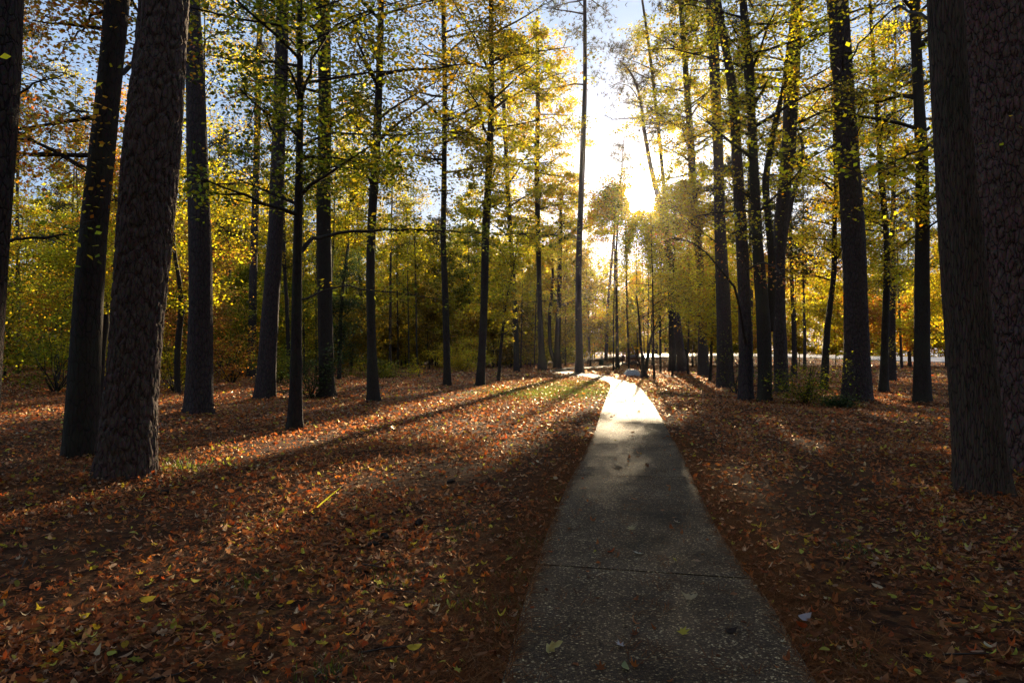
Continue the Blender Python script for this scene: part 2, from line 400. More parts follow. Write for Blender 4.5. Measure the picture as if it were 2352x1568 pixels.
PAL = {
    'yellow': [(0.34, 0.24, 0.008), (0.30, 0.22, 0.008), (0.25, 0.22, 0.008), (0.36, 0.18, 0.008), (0.10, 0.09, 0.006)],
    'lime':   [(0.17, 0.18, 0.006), (0.12, 0.13, 0.006), (0.24, 0.20, 0.006), (0.28, 0.20, 0.006), (0.06, 0.06, 0.005)],
    'green':  [(0.050, 0.075, 0.005), (0.07, 0.09, 0.006), (0.11, 0.12, 0.006), (0.16, 0.14, 0.006), (0.03, 0.04, 0.004)],
    'olive':  [(0.08, 0.07, 0.006), (0.13, 0.10, 0.006), (0.055, 0.05, 0.005), (0.20, 0.13, 0.006)],
    'orange': [(0.36, 0.13, 0.010), (0.30, 0.09, 0.010), (0.34, 0.19, 0.010), (0.14, 0.09, 0.010)],
    'rust':   [(0.24, 0.07, 0.02), (0.30, 0.11, 0.03), (0.17, 0.09, 0.02), (0.28, 0.17, 0.02)],
    'holly':  [(0.012, 0.022, 0.007), (0.015, 0.03, 0.008), (0.009, 0.018, 0.006), (0.022, 0.034, 0.009)],
    'pine':   [(0.030, 0.038, 0.008), (0.04, 0.048, 0.010), (0.055, 0.055, 0.012), (0.08, 0.06, 0.012)],
}
def tint(n, K, pal, r, clump=None):
    P = np.array(PAL[pal]) * np.array([1.14, 0.96, 0.9]); i = r.integers(0, len(P), n)
    c = P[i] * r.uniform(0.65, 1.25, (n, 1)) * r.uniform(0.92, 1.08, (n, 3))
    if clump is not None: c = c * clump[:, None]
    return np.repeat(c, K, axis=0)

def limb_path(start, az, el, L, r, n=6, droop=0.0, wob=0.10):
    t = np.linspace(0, 1, n)
    d = np.array([math.cos(az) * math.cos(el), math.sin(az) * math.cos(el), math.sin(el)])
    p = start + np.outer(t * L, d)
    side = np.array([-math.sin(az), math.cos(az), 0])
    p += np.outer(np.cumsum(r.normal(0, wob * L / n, n)), side)
    p[:, 2] += np.cumsum(r.normal(0, wob * 0.6 * L / n, n)) - droop * L * t ** 2
    p[0] = start
    return p

DENS = 1.95; DCL = 1.85
def crown_parts(trunk_fn, zlo, zhi, rad, r, nl=26, clumps=5, per=40, size=0.1, pal='lime', wood=None, up=0.35, sig=0.38, flat=0.45, tilt=0.7,
                aim=None, needles=False, droop=0.05, profile='round', keep=True):
    """limbs into `wood`, leaf arrays returned"""
    cen = []; segs = []; mother = []
    if not needles: nl = int(nl * DCL); per = int(per * DENS)
    else: nl = int(nl * 1.3); per = int(per * 1.5)
    for k in range(nl):
        t = (k + r.uniform(0, 1)) / nl
        z = zlo + (zhi - zlo) * t
        if profile == 'round': pr = 0.35 + 0.75 * math.sin(PI * min(1, max(0, 0.12 + 0.86 * t)))
        elif profile == 'cone': pr = 1.05 - 0.8 * t
        else: pr = 1.0
        L = rad * pr * r.uniform(0.55, 1.15)
        az = r.uniform(0, 2 * PI) if aim is None else r.normal(aim[0], aim[1])
        el = r.normal(up, 0.22)
        c, tr = trunk_fn(z)
        lp = limb_path(c, az, el, L, r, 6, droop)
        r0 = min(tr * 0.55, 0.012 + 0.016 * L)
        segs.append((lp, np.linspace(r0, 0.006 + 0.1 * r0, 6), 5)); own = len(segs) - 1; mother.append(own)
        for j in range(clumps):
            u = r.uniform(0.25, 1.05) if not needles else r.uniform(0.45, 1.05)
            f = min(u, 1) * 5; i0 = min(int(f), 4); q = lp[i0] + (lp[i0 + 1] - lp[i0]) * (f - i0)
            off = r.normal(0, 0.20 * L + 0.12, 3); off[2] *= 0.45
            if needles: off *= 0.7; off[2] = abs(off[2])
            cc = q + off
            if wood is not None:
                mid = (q + cc) / 2 + r.normal(0, 0.05 * L, 3) * 0.5
                segs.append((np.array([q, mid, cc]), [0.3 * r0 + 0.003, 0.2 * r0 + 0.003, 0.003], 3)); mother.append(own)
            cen.append(cc)
    if wood is not None:
        kp = keep_mask(np.array([sg[0][len(sg[0]) // 2] for sg in segs]), np.full(len(segs), 0.3)) if keep else np.ones(len(segs), bool)
        for sg, k_, mo in zip(segs, kp, mother):
            if k_ and kp[mo]: wood.tube(*sg)
    cen = np.array(cen)
    n = len(cen) * per
    ci = np.repeat(np.arange(len(cen)), per)
    pos = cen[ci] + r.normal(0, 1, (n, 3)) * np.array([sig, sig, sig * flat])
    shade = r.uniform(0.4, 1.3, len(cen))[ci]
    m = pos[:, 2] > 0.1
    if keep: m &= keep_mask(pos, r.uniform(0, 1, n))
    return pos[m], shade[m]

def leaves_to(mb, pos, shade, size, pal, r, tilt=1.05, tpl=RHOMB, smin=0.6):
    n = len(pos)
    if n == 0: return
    sc_ = size * 1.06 * r.uniform(smin, 1.25, n)
    v, q, t = place(tpl, pos, rotmats(n, tilt, r), sc_)
    mb.add(v, q, t, tint(n, len(tpl[0]), pal, r, shade))

def needles_to(mb, pos, shade, length, pal, r, per=11, width=0.02):
    n = len(pos)
    if n == 0: return
    d = r.normal(0, 1, (n, per, 3)); d[:, :, 2] += 0.7
    d /= np.linalg.norm(d, axis=2)[:, :, None]
    side = np.cross(d, r.normal(0, 1, (n, per, 3))); side /= np.linalg.norm(side, axis=2)[:, :, None]
    L = length * r.uniform(0.6, 1.1, (n, per, 1))
    a = pos[:, None, :] + side * width * 0.5; b = pos[:, None, :] - side * width * 0.5; c = pos[:, None, :] + d * L
    V = np.stack([a, b, c], 2).reshape(-1, 3)
    t = np.arange(len(V)).reshape(-1, 3)
    mb.add(V, None, t, tint(n, 3 * per, pal, r, shade))

# ------------------------------------------------------------------ ground
def spaced(a, b, near, n, bias=3.2):
    t = np.linspace(-1, 1, n); s_ = np.sinh(bias * t) / np.sinh(bias)
    return s_
gx = np.concatenate([[-3000, -1200, -500, -250], spaced(0, 0, 0, 260, 2.6) * 130, [250, 500, 1200, 3000]])
gy = np.concatenate([[-3000, -800, -200, -60], -30 + (np.linspace(0, 1, 330) ** 1.9) * 220, [260, 500, 1200, 3000]])
X, Y = np.meshgrid(gx, gy, indexing='ij')
Z = terr(X, Y)
near = np.exp(-((np.abs(X) / 60) ** 2 + (np.abs(Y) / 90) ** 2))
Z = Z - 0.004 + near * 0.006 * (np.sin(X * 5.1 + Y * 3.3) + np.sin(X * 8.7 - Y * 6.1)) * sstep((np.abs(X - 0.9) - 1.1) / 0.8)
nx, ny = X.shape
idx = np.arange(nx * ny).reshape(nx, ny)
q = np.stack([idx[:-1, :-1], idx[1:, :-1], idx[1:, 1:], idx[:-1, 1:]], -1).reshape(-1, 4)
o = build('ground', np.stack([X, Y, Z], -1), q, None, M['ground'], smooth=True); o['kind'] = 'structure'

# ------------------------------------------------------------------ path
eL = [(1158, 1568), (1210.6, 1375), (1233, 1310), (1255, 1239), (1272, 1201), (1303, 1122), (1330, 1072), (1351, 1030), (1368, 992), (1380, 952), (1393, 915), (1400, 898), (1402, 886), (1391, 877), (1370, 871), (1345, 866), (1312, 862), (1278, 857), (1262, 853.5), (1264, 850), (1290, 846.5), (1345, 842.5), (1395, 839), (1418, 835.5), (1430, 832)]
eR = [(1863.5, 1568), (1770, 1400), (1702, 1310), (1655, 1239), (1635, 1201), (1597, 1122), (1577, 1072), (1556, 1030), (1533, 992), (1512, 952), (1489, 915), (1478, 900), (1462, 888), (1438, 877), (1405, 867.5), (1370, 861), (1330, 857.5), (1312, 854.5), (1303, 852.5), (1302, 851), (1320, 849), (1350, 846.5), (1406, 842), (1438, 836.5), (1452, 832.5)]
GL = np.array([G(*p) for p in eL]); GR = np.array([G(*p) for p in eR])
# bring the near stretch behind the standing point
w0 = (GR[0] - GL[0]); d0 = ((GL[2] + GR[2]) - (GL[0] + GR[0])) / 2; d0 /= d0[1]
GL = np.vstack([GL[0] - d0 * 7.0, GL]); GR = np.vstack([GR[0] - d0 * 7.0, GR])
PATHPOLY = np.vstack([GL[:, :2], GR[::-1, :2]])
def pxL(y): return np.interp(y, GL[:12, 1], GL[:12, 0])
def pxR(y): return np.interp(y, GR[:12, 1], GR[:12, 0])
def resample(P, n):
    # smooth along index with Catmull-Rom
    P = np.asarray(P); out = []
    for i in range(len(P) - 1):
        p0 = P[max(i - 1, 0)]; p1 = P[i]; p2 = P[i + 1]; p3 = P[min(i + 2, len(P) - 1)]
        for t in np.arange(n) / n:
            out.append(0.5 * ((2 * p1) + (-p0 + p2) * t + (2 * p0 - 5 * p1 + 4 * p2 - p3) * t * t + (-p0 + 3 * p1 - 3 * p2 + p3) * t ** 3))
    out.append(P[-1]); return np.array(out)
farL = resample(GL[8:], 6); farR = resample(GR[8:], 6)
mb = MB()
def slab(Lp, Rp, thick=0.12):
    n = len(Lp); top = []; K = 6
    for a, b in zip(Lp, Rp):
        for k in range(K + 1):
            p = a + (b - a) * k / K; p = p.copy(); p[2] = float(terr(p[0], p[1])) + 0.044; top.append(p)
    top = np.array(top).reshape(n, K + 1, 3)
    i = np.arange(n * (K + 1)).reshape(n, K + 1)
    q = np.stack([i[:-1, :-1], i[:-1, 1:], i[1:, 1:], i[1:, :-1]], -1).reshape(-1, 4)
    mb.add(top, q)
    ring = np.concatenate([top[0, :], top[1:, -1], top[-1, -2::-1], top[-2:0:-1, 0]])
    low = ring.copy(); low[:, 2] -= thick; m = len(ring); j = np.arange(m); k2 = (j + 1) % m
    mb.add(np.concatenate([ring, low]), np.stack([j, j + m, k2 + m, k2], -1))
joints = [(-4.6, -4.8), (0.4, 0.2), (5.27, 4.93), (9.2, 9.0)]
end = (float(GL[8, 1]), float(GR[8, 1]))
joints.append(end)
for (a, b), (c, d) in zip(joints[:-1], joints[1:]):
    gap = 0.011 if (c, d) != end else 0
    ys = np.linspace(a + 0.011, c - gap, 14); yr = np.linspace(b + 0.011, d - gap, 14)
    slab([np.array([float(pxL(y)), y, 0]) for y in ys], [np.array([float(pxR(y)), y, 0]) for y in yr])
slab(list(farL), list(farR))
o = mb.build('path', M['path'], smooth=False); o['kind'] = 'structure'

# road far behind the right-hand trees
mb = MB(); rl = []; 
xs = np.linspace(25, 190, 60)
ya = 131 - 6 * sstep((xs - 40) / 60); w = 17.0; bank = 0.45 + 0.5 * sstep((xs - 35) / 40)
P1 = np.stack([xs, ya, terr(xs, ya) + 0.10], 1); P2 = np.stack([xs, ya + w, P1[:, 2] + bank], 1)
i = np.arange(60)
mb.add(np.concatenate([P1, P2]), np.stack([i[:-1], i[1:], i[1:] + 60, i[:-1] + 60], -1))
P3 = P1.copy(); P3[:, 2] -= 0.25; P4 = P2.copy(); P4[:, 2] -= 1.6
mb.add(np.concatenate([P3, P1]), np.stack([i[:-1], i[1:], i[1:] + 60, i[:-1] + 60], -1))
mb.add(np.concatenate([P2, P4]), np.stack([i[:-1], i[1:], i[1:] + 60, i[:-1] + 60], -1))
o = mb.build('road', M['road'], smooth=False); o['kind'] = 'structure'


# ------------------------------------------------------------------ trees
def trunk_from(pts, base_y=None, depth=None, top=None, extra=1.0, bend=0.0):
    """pts: (xv, yv, wv) from the base upward -> world centre line and radii; the stem goes on above the frame to height `top`"""
    b = G(pts[0][0], pts[0][1])
    if depth is not None:
        b = at(pts[0][0], pts[0][1], depth); b[2] = float(terr(b[0], b[1]))
    D = b[1]
    P = [b - np.array([0, 0, 0.15])]; Rr = [pts[0][2] / F * D / 2]
    for x, y, w_ in pts[1:]:
        p = at(x, y, D); P.append(p); Rr.append(w_ / F * D / 2)
    P = np.array(P); Rr = np.array(Rr)
    if top is not None and P[-1, 2] < top:
        d = P[-1] - P[-2] if len(P) < 3 else P[-1] - P[-3]; d /= d[2]; d[:2] *= 0.6
        k = (top - P[-1, 2]); P = np.vstack([P, P[-1] + d * k * 0.5, P[-1] + d * k]); Rr = np.append(Rr, [Rr[-1] * 0.55, 0.02])
    # smooth resample by height
    t = np.concatenate([[0], np.cumsum(np.linalg.norm(np.diff(P, axis=0), axis=1))])
    n = max(14, int(t[-1] / 0.7)); u = np.linspace(0, t[-1], n); u[1] = 0.25; u[2] = 0.6
    u = np.sort(u)
    Q = np.stack([np.interp(u, t, P[:, i]) for i in range(3)], 1); RR = np.interp(u, t, Rr)
    for _ in range(2):
        Q[1:-1] = (Q[:-2] + 2 * Q[1:-1] + Q[2:]) / 4
    return b, Q, RR

def trunk_fn_of(Q, RR):
    z = Q[:, 2]
    o_ = np.argsort(z); zs = z[o_]; Qs = Q[o_]; Rs = RR[o_]
    def f(h):
        return np.array([np.interp(h, zs, Qs[:, 0]), np.interp(h, zs, Qs[:, 1]), h]), float(np.interp(h, zs, Rs))
    return f

def detailed_trunk(mb, Q, RR, flare, seed, amp=0.018, plate=(7.0, 3.2), sides=150, step=0.035, zmax=9.5):
    """close trunk with real bark plates raised on its surface"""
    z0 = Q[0, 2]; L = Q[:, 2]
    m = L <= zmax
    zz = np.arange(z0, min(zmax, L[m][-1]), step)
    cx_ = np.interp(zz, L, Q[:, 0]); cy_ = np.interp(zz, L, Q[:, 1]); rr = np.interp(zz, L, RR)
    a = np.arange(sides) * 2 * PI / sides
    V = np.zeros((len(zz), sides, 3))
    for i, z in enumerate(zz):
        h = z - z0
        f = 1 + flare * math.exp(-h / 0.30) * (0.7 + 0.35 * np.sin(a * 4 + seed)) + 0.03 * np.sin(a * 3 + h * 0.8 + seed) + 0.02 * np.sin(a * 2 - h * 1.7)
        r_ = rr[i] * f
        for j in range(sides):
            p = Vector((math.cos(a[j]) * rr[i] * plate[0] + seed, math.sin(a[j]) * rr[i] * plate[0], z * plate[1]))
            p += mnoise.noise_vector(p * 0.8) * 0.45
            dist, _ = mnoise.voronoi(p)
            e = dist[1] - dist[0]
            b = min(1.0, e * 4.5)
            r_[j] += amp * (b - 0.6) + amp * 0.35 * mnoise.noise(p * 3.1) + amp * 0.5 * ((dist[0] * 7.3) % 0.3)
        V[i, :, 0] = cx_[i] + r_ * np.cos(a); V[i, :, 1] = cy_[i] + r_ * np.sin(a); V[i, :, 2] = z
    n = len(zz); i = np.arange(n - 1)[:, None] * sides; j = np.arange(sides)[None]; k = (j + 1) % sides
    mb.add(V.reshape(-1, 3), np.stack([i + j, i + k, i + k + sides, i + j + sides], -1).reshape(-1, 4))
    up = L > zz[-1] - 0.05
    if up.sum() >= 2:
        t2 = np.vstack([[cx_[-1], cy_[-1], zz[-1] - 0.02], Q[up][1:]]); mb.tube(t2, np.concatenate([[rr[-1] * 0.985], RR[up][1:]]), 24, lump=0.04)

LEAF_TOTAL = 0
def tree(name, label, pts, kind='pine', bark=None, crown=None, group=None, depth=None, top=None, flare=0.25, detail=None, seed=1, limbs=(), cat='tree', sides=14, forks=()):
    """one tree: trunk, drawn branches and crown"""
    r = np.random.default_rng(seed)
    b, Q, RR = trunk_from(pts, depth=depth, top=top)
    th = thing(name, label, cat, b, group)
    mb = MB()
    if detail: detailed_trunk(mb, Q, RR, flare, **detail)
    else: mb.tube(Q, RR, sides, lump=0.05, flare=flare)
    fn = trunk_fn_of(Q, RR)
    for fk in forks:        # second stems that rise from the same trunk
        fp = np.array([at(x, y, b[1] + dy) for x, y, w_, dy in fk]); fr = np.array([w_ / F * b[1] / 2 for x, y, w_, dy in fk])
        t = np.linspace(0, 1, len(fp)); u = np.linspace(0, 1, len(fp) * 5)
        fp = np.stack([np.interp(u, t, fp[:, i]) for i in range(3)], 1)
        for _ in range(3): fp[1:-1] = (fp[:-2] + 2 * fp[1:-1] + fp[2:]) / 4
        mb.tube(fp, np.interp(u, t, fr), 10, lump=0.05)
    mat = M[bark or {'pine': 'pine', 'hard': 'bark', 'smooth': 'smooth'}[kind]]
    wood = mb; lv = MB()
    leafmat = M['leaf']
    for lb in limbs:        # branches one can follow in the photograph: list of (x, y, dy) and start width, leaf density, palette
        path, w0_, dens, pal, size = lb
        P = np.array([at(x, y, b[1] + dy) for x, y, dy in path])
        t = np.linspace(0, 1, len(P)); u = np.linspace(0, 1, len(P) * 4)
        P = np.stack([np.interp(u, t, P[:, i]) for i in range(3)], 1)
        P[1:-1] = (P[:-2] + 2 * P[1:-1] + P[2:]) / 4
        P[1:-1] += r.normal(0, 0.02, (len(u) - 2, 3))
        r0 = w0_ / F * b[1] / 2
        br = MB(); br.tube(P, np.linspace(r0, 0.004, len(u)), 7)
        cen = []
        L = np.linalg.norm(np.diff(P, axis=0), axis=1).sum()
        for j in range(int(6 + 5 * L)):
            f = r.uniform(0.4, 1) * (len(u) - 1); i0 = min(int(f), len(u) - 2); qd = P[i0] + (P[i0 + 1] - P[i0]) * (f - i0)
            off = r.normal(0, min(0.10 * L + 0.18, 0.5), 3) * np.array([1, 1, 0.4]); off[2] += r.uniform(-0.1, 0.15)
            cc = qd + off
            br.tube(np.array([qd, (qd + cc) / 2 + r.normal(0, 0.04, 3), cc]), [0.25 * r0 + 0.003, 0.004, 0.002], 3)
            cen.append(cc)
        br.build('branch', M['twig'], th, b)
        cen = np.array(cen); n = len(cen) * dens
        if n:
            ci = np.repeat(np.arange(len(cen)), dens)
            pos = cen[ci] + r.normal(0, 1, (n, 3)) * np.array([0.24, 0.24, 0.09])
            mk = keep_mask(pos, r.uniform(0, 1, n))
            tc_ = np.stack([np.interp(pos[:, 2], Q[:, 2], Q[:, 0]), np.interp(pos[:, 2], Q[:, 2], Q[:, 1])], 1); mk &= np.linalg.norm(pos[:, :2] - tc_, axis=1) > np.interp(pos[:, 2], Q[:, 2], RR) + 0.4
            leaves_to(lv, pos[mk], r.uniform(0.7, 1.2, len(cen))[ci][mk], size, pal, r, 0.8)
    for cr in (crown or []):
        kw = dict(cr); pal = kw.pop('pal', 'lime'); size = kw.pop('size', 0.1); nd = kw.get('needles', False); npr = kw.pop('npr', 11); nw = kw.pop('nw', 0.02)
        pos, sh = crown_parts(fn, r=r, wood=wood, **kw)
        if nd: needles_to(lv, pos, sh, size, 'pine' if pal == 'lime' else pal, r, npr, nw); leafmat = M['needle']
        else: leaves_to(lv, pos, sh, size, pal, r)
    mb.build('trunk', mat, th, b)
    if lv.v: lv.build('crown', leafmat, th, b, smooth=False)
    return th

def pine_crown(zlo, zhi, rad=2.6, nl=26, per=9, size=0.24, nw=0.018, npr=14, **k):
    return dict(zlo=zlo, zhi=zhi, rad=rad, nl=nl, clumps=8, per=per, size=size, needles=True, up=0.25, sig=0.34, flat=0.6, profile='cone', nw=nw, npr=npr, **k)
def leaf_crown(zlo, zhi, rad=3.0, nl=26, per=36, size=0.11, pal='lime', clumps=6, **k):
    return dict(zlo=zlo, zhi=zhi, rad=rad, nl=nl, per=per, size=size, pal=pal, clumps=clumps, **k)

# the near and middle trees, one by one from left to right
tree('pine_tree', 'dark pine trunk cut off by the left edge of the picture', [(-70, 1130, 96), (-40, 700, 84), (-8, 300, 84), (8, 0, 82)], 'pine', top=24, seed=11, depth=8.6,
     limbs=[([(-5, 560, 0), (60, 545, 0.3), (150, 540, 0.6), (190, 528, 0.9)], 9, 5, 'green', 0.10), ([(-10, 470, 0), (40, 215, 0.3), (100, 190, 0.5), (150, 165, 0.9)], 8, 10, 'olive', 0.10)])
tree('leaning_tree', 'scaly dark trunk leaning right just left of the big sunlit pine', [(184, 1050, 80), (187, 1000, 72), (200, 700, 62), (216, 500, 58), (240, 300, 52), (270, 0, 52), (290, -200, 46)], 'hard', 'bark', top=19, seed=12,
     limbs=[([(238, 330, 0), (205, 262, 0.2), (160, 250, 0.5), (100, 310, 0.9)], 9, 20, 'olive', 0.075), ([(262, 40, 0), (225, 30, 0.3), (165, 90, 0.4), (120, 140, 0.6)], 9, 22, 'olive', 0.075),
            ([(222, 480, 0), (262, 455, 0.5), (300, 470, 0.9)], 6, 10, 'green', 0.09)],
     crown=[leaf_crown(7.5, 15, 3.2, 26, 46, 0.08, 'olive', aim=(PI, 1.3)), leaf_crown(4.2, 7.5, 2.6, 10, 40, 0.072, 'orange', aim=(PI, 0.8))], flare=0.12)
tree('dead_stem', 'thin black broken-topped stem between the leaning trunk and the big pine', [(222, 1042, 26), (224, 900, 24), (232, 760, 24), (240, 735, 26), (243, 722, 12)], 'hard', seed=13, flare=0.1, cat='dead tree')
tree('pine_tree', 'big pine with plated bark and a sunlit right edge', [(287, 1092, 132), (292, 1040, 116), (301, 950, 106), (318, 700, 108), (332, 520, 112), (342, 400, 118), (352, 300, 118), (358, 220, 114), (380, 0, 98), (398, -240, 88)], 'pine', top=27, seed=14, flare=0.16, bark='plate',
     detail=dict(seed=3.3, amp=0.026, plate=(10.5, 3.6), sides=210, step=0.026, zmax=8.2), crown=[pine_crown(13, 27, 3.6, 24, 6)])
tree('pine_tree', 'straight dark pine right of the big pine with leaf sprays across its top', [(456, 951, 66), (457, 900, 58), (461, 730, 53), (461, 560, 50), (453, 350, 46), (448, 180, 42), (441, 0, 34), (436, -150, 30)], 'pine', top=26, seed=15, crown=[pine_crown(15, 26, 3.2, 24, 6)], sides=22,
     limbs=[([(452, 150, 0), (470, 90, -0.6), (520, 70, -1), (560, 60, -1.2)], 5, 16, 'olive', 0.1)])
tree('crooked_tree', 'thin crooked stem that bends away from the dark pine beside the big pine', [(410, 905, 13), (402, 850, 13), (404, 790, 14), (424, 700, 13), (416, 650, 10), (395, 580, 8), (400, 480, 6)], 'hard', seed=16, flare=0.1, top=11,
     crown=[leaf_crown(3.2, 10.5, 2.6, 18, 34, 0.11, 'lime')])
tree('slender_pine', 'slender far pine behind the thicket between two dark pines', [(578, 838, 20), (580, 690, 18), (590, 350, 15), (598, 0, 12)], 'pine', top=27, seed=17, depth=52, crown=[pine_crown(14, 27, 3.4, 24, 8, 0.3, 0.035, 10)])
tree('pine_tree', 'dark pine with a thick root collar left of the slender branching maple', [(608, 915, 52), (611, 880, 43), (620, 720, 38), (634, 520, 33), (641, 300, 30), (650, 0, 28)], 'pine', top=25, seed=18, sides=18, flare=0.12,
     crown=[pine_crown(14, 25, 3, 22, 8, 0.26, 0.025)], limbs=[([(640, 330, 0), (600, 250, -1), (560, 215, -2), (520, 230, -2.6)], 6, 12, 'green', 0.11)])
tree('maple_tree', 'slender maple that carries the long horizontal branch over the clearing', [(677, 987, 40), (679, 940, 30), (681, 760, 25), (683, 560, 21), (688, 380, 17), (690, 150, 14), (688, -60, 10)], 'smooth', 'bark', top=15, seed=19, sides=12, flare=0.2,
     limbs=[([(684, 585, 0), (712, 552, 0.3), (760, 536, 0.8), (870, 528, 1.6), (1000, 530, 2.6), (1130, 536, 3.4), (1290, 540, 4.4)], 12, 26, 'green', 0.10),
            ([(688, 335, 0), (760, 305, 0.6), (900, 312, 1.6), (1040, 302, 2.5), (1180, 318, 3.4)], 7, 30, 'lime', 0.10),
            ([(686, 420, 0), (760, 380, 1.0), (880, 395, 2.0), (960, 400, 2.6)], 6, 26, 'green', 0.10),
            ([(683, 690, 0), (780, 655, 1.0), (900, 672, 1.8), (1040, 690, 2.5)], 6, 12, 'green', 0.10),
            ([(688, 250, 0), (715, 140, -0.6), (770, 55, -0.9), (860, 15, -1.0)], 8, 18, 'lime', 0.11),
            ([(688, 120, 0), (640, 60, 0.6), (600, 10, 0.8)], 5, 18, 'green', 0.10),
            ([(690, 60, 0), (760, -30, 0.9), (900, 10, 2.1), (980, 60, 2.8)], 6, 24, 'olive', 0.10)],
     crown=[leaf_crown(4.5, 13, 3.4, 20, 36, 0.10, 'green', clumps=6)])
tree('oak_tree', 'greyish trunk lit on its right edge behind the slender maple', [(752, 913, 40), (750, 870, 33), (746, 700, 34), (743, 517, 33), (746, 300, 30), (744, 0, 28)], 'smooth', 'smooth', top=23, seed=20, sides=18,
     crown=[leaf_crown(7, 20, 3.6, 26, 30, 0.13, 'green', clumps=6)])
tree('oak_tree', 'narrow dark trunk curving gently left of the middle of the clearing', [(858, 924, 34), (856, 880, 24), (852, 760, 20), (850, 620, 20), (853, 520, 20), (863, 366, 20), (871, 190, 17), (876, 0, 13)], 'smooth', 'smooth', top=20, seed=21, sides=14,
     crown=[leaf_crown(7, 18, 3.4, 22, 30, 0.12, 'olive', clumps=6)])
tree('holly_tree', 'dark thin ivy-green stem left of the narrow curving trunk', [(779, 872, 10), (781, 780, 9), (784, 690, 8), (800, 560, 6)], 'hard', seed=22, top=9, crown=[leaf_crown(1.2, 8.5, 1.6, 20, 40, 0.10, 'holly')])
tree('pine_tree', 'thin black trunk nearly straight in the middle left of the clearing', [(1028, 886, 20), (1027, 850, 16), (1023, 690, 15), (1018, 560, 13), (1020, 400, 12), (1022, 200, 11), (1018, 0, 10)], 'pine', 'bark', top=24, seed=23, sides=12,
     crown=[leaf_crown(10, 23, 4, 26, 30, 0.15, 'olive', clumps=6)])
tree('pine_tree', 'trunk leaning slightly right with a swollen foot at the clearing centre', [(1103, 886, 22), (1106, 840, 18), (1112, 700, 17), (1115, 540, 18), (1124, 380, 16), (1130, 200, 13), (1127, 0, 10)], 'pine', 'bark', top=27, seed=24, sides=14,
     crown=[leaf_crown(9, 26, 4.2, 34, 34, 0.15, 'lime', clumps=6)])
tree('twisted_sapling', 'small twisted sapling just right of the swollen-foot trunk', [(1144, 860, 8), (1150, 800, 7), (1158, 730, 6), (1164, 680, 5), (1180, 620, 4)], 'hard', seed=25, top=9, depth=44, crown=[leaf_crown(2.6, 8.5, 2.6, 16, 34, 0.14, 'lime')])
tree('hardwood_tree', 'thin trunk left of the flared dark trunk near the path bend', [(1187, 851, 15), (1186, 800, 12), (1182, 680, 11), (1168, 480, 11), (1160, 300, 9), (1150, 80, 8)], 'hard', top=36, seed=26, depth=70,
     crown=[leaf_crown(12, 34, 5.5, 36, 34, 0.24, 'lime', clumps=6)])
tree('hardwood_tree', 'dark trunk with a flared foot left of the path bend', [(1246, 848, 24), (1244, 815, 15), (1239, 690, 11), (1233, 400, 12), (1236, 200, 10), (1234, 40, 6)], 'hard', top=38, seed=27, depth=76,
     crown=[leaf_crown(12, 37, 5.0, 40, 34, 0.24, 'yellow', clumps=6)])
tree('forked_tree', 'clump of two stems joined at the foot left of the tall straight pine', [(1280, 842, 20), (1280, 790, 14), (1284, 700, 11), (1287, 560, 9), (1290, 430, 6)], 'hard', top=24, seed=28, depth=88,
     forks=[[(1276, 836, 10, 0), (1263, 800, 9, 0), (1262, 730, 8, 0), (1270, 640, 6, 0), (1268, 560, 3, 0)]], crown=[leaf_crown(6, 24, 6, 36, 34, 0.26, 'yellow', clumps=6)])
tree('tall_pine', 'tall straight pine standing alone beside the path bend in front of the sky gap', [(1331, 857, 22), (1331, 820, 17.5), (1328, 689, 14.5), (1331, 537, 13), (1338, 366, 13), (1344, 183, 9.5), (1343, 0, 8), (1343, -120, 6)], 'pine', top=44, seed=29, sides=14,
     crown=[dict(pine_crown(33, 44, 5.2, 20, 7, 0.45, 0.045, 7), sig=0.6), dict(pine_crown(26, 34, 4.2, 6, 4, 0.45, 0.045, 7), sig=0.6)])
tree('slim_tree', 'slim dark trunk between the tall pine and the concrete block', [(1418, 847, 12.5), (1418, 820, 8), (1416, 689, 6), (1414, 600, 5), (1420, 500, 4)], 'hard', top=22, seed=30, depth=82,
     crown=[leaf_crown(7, 21, 5.5, 30, 34, 0.24, 'yellow', clumps=6)])
tree('young_pine', 'feathery young pine crown standing below the sky gap left of the sun', [(1392, 833, 8), (1396, 700, 6.5), (1412, 520, 5), (1428, 400, 3.5), (1432, 322, 1.5)], 'pine', seed=31, depth=132,
     crown=[dict(pine_crown(20, 41, 7.0, 40, 6, 0.5, 0.045, 6), sig=0.7, up=0.5)])
tree('leaning_pine', 'pine leaning left in front of the sun with a bent open crown', [(1571, 852, 27), (1562, 800, 19), (1549, 689, 17), (1532, 537, 18), (1509, 441, 13), (1494, 384, 10), (1485, 330, 8.5), (1477, 287, 8), (1474, 243, 7), (1469, 220, 6.5), (1456, 176, 5.5), (1440, 152, 4), (1423, 139, 3)], 'pine', seed=32, sides=14, depth=66, flare=0.15,
     limbs=[([(1475, 270, 0), (1440, 272, -0.5), (1405, 275, -1), (1385, 262, -1.4)], 4, 0, 'pine', 0.3), ([(1474, 240, 0), (1450, 200, 0.5), (1420, 190, 0.8), (1390, 205, 1)], 3, 0, 'pine', 0.3)],
     crown=[dict(pine_crown(21, 31, 4.4, 18, 5, 0.42, 0.04, 7), sig=0.55, up=0.5)])
tree('hardwood_tree', 'slender trunk crossing behind the leaning pine right of the sun', [(1545, 848, 19), (1543, 760, 14), (1538, 640, 11), (1532, 500, 9), (1522, 400, 8), (1515, 320, 8), (1500, 183, 7), (1484, 60, 6), (1475, 0, 5)], 'hard', top=36, seed=33, depth=70,
     crown=[leaf_crown(24, 35, 3.6, 16, 20, 0.20, 'lime', clumps=5)])
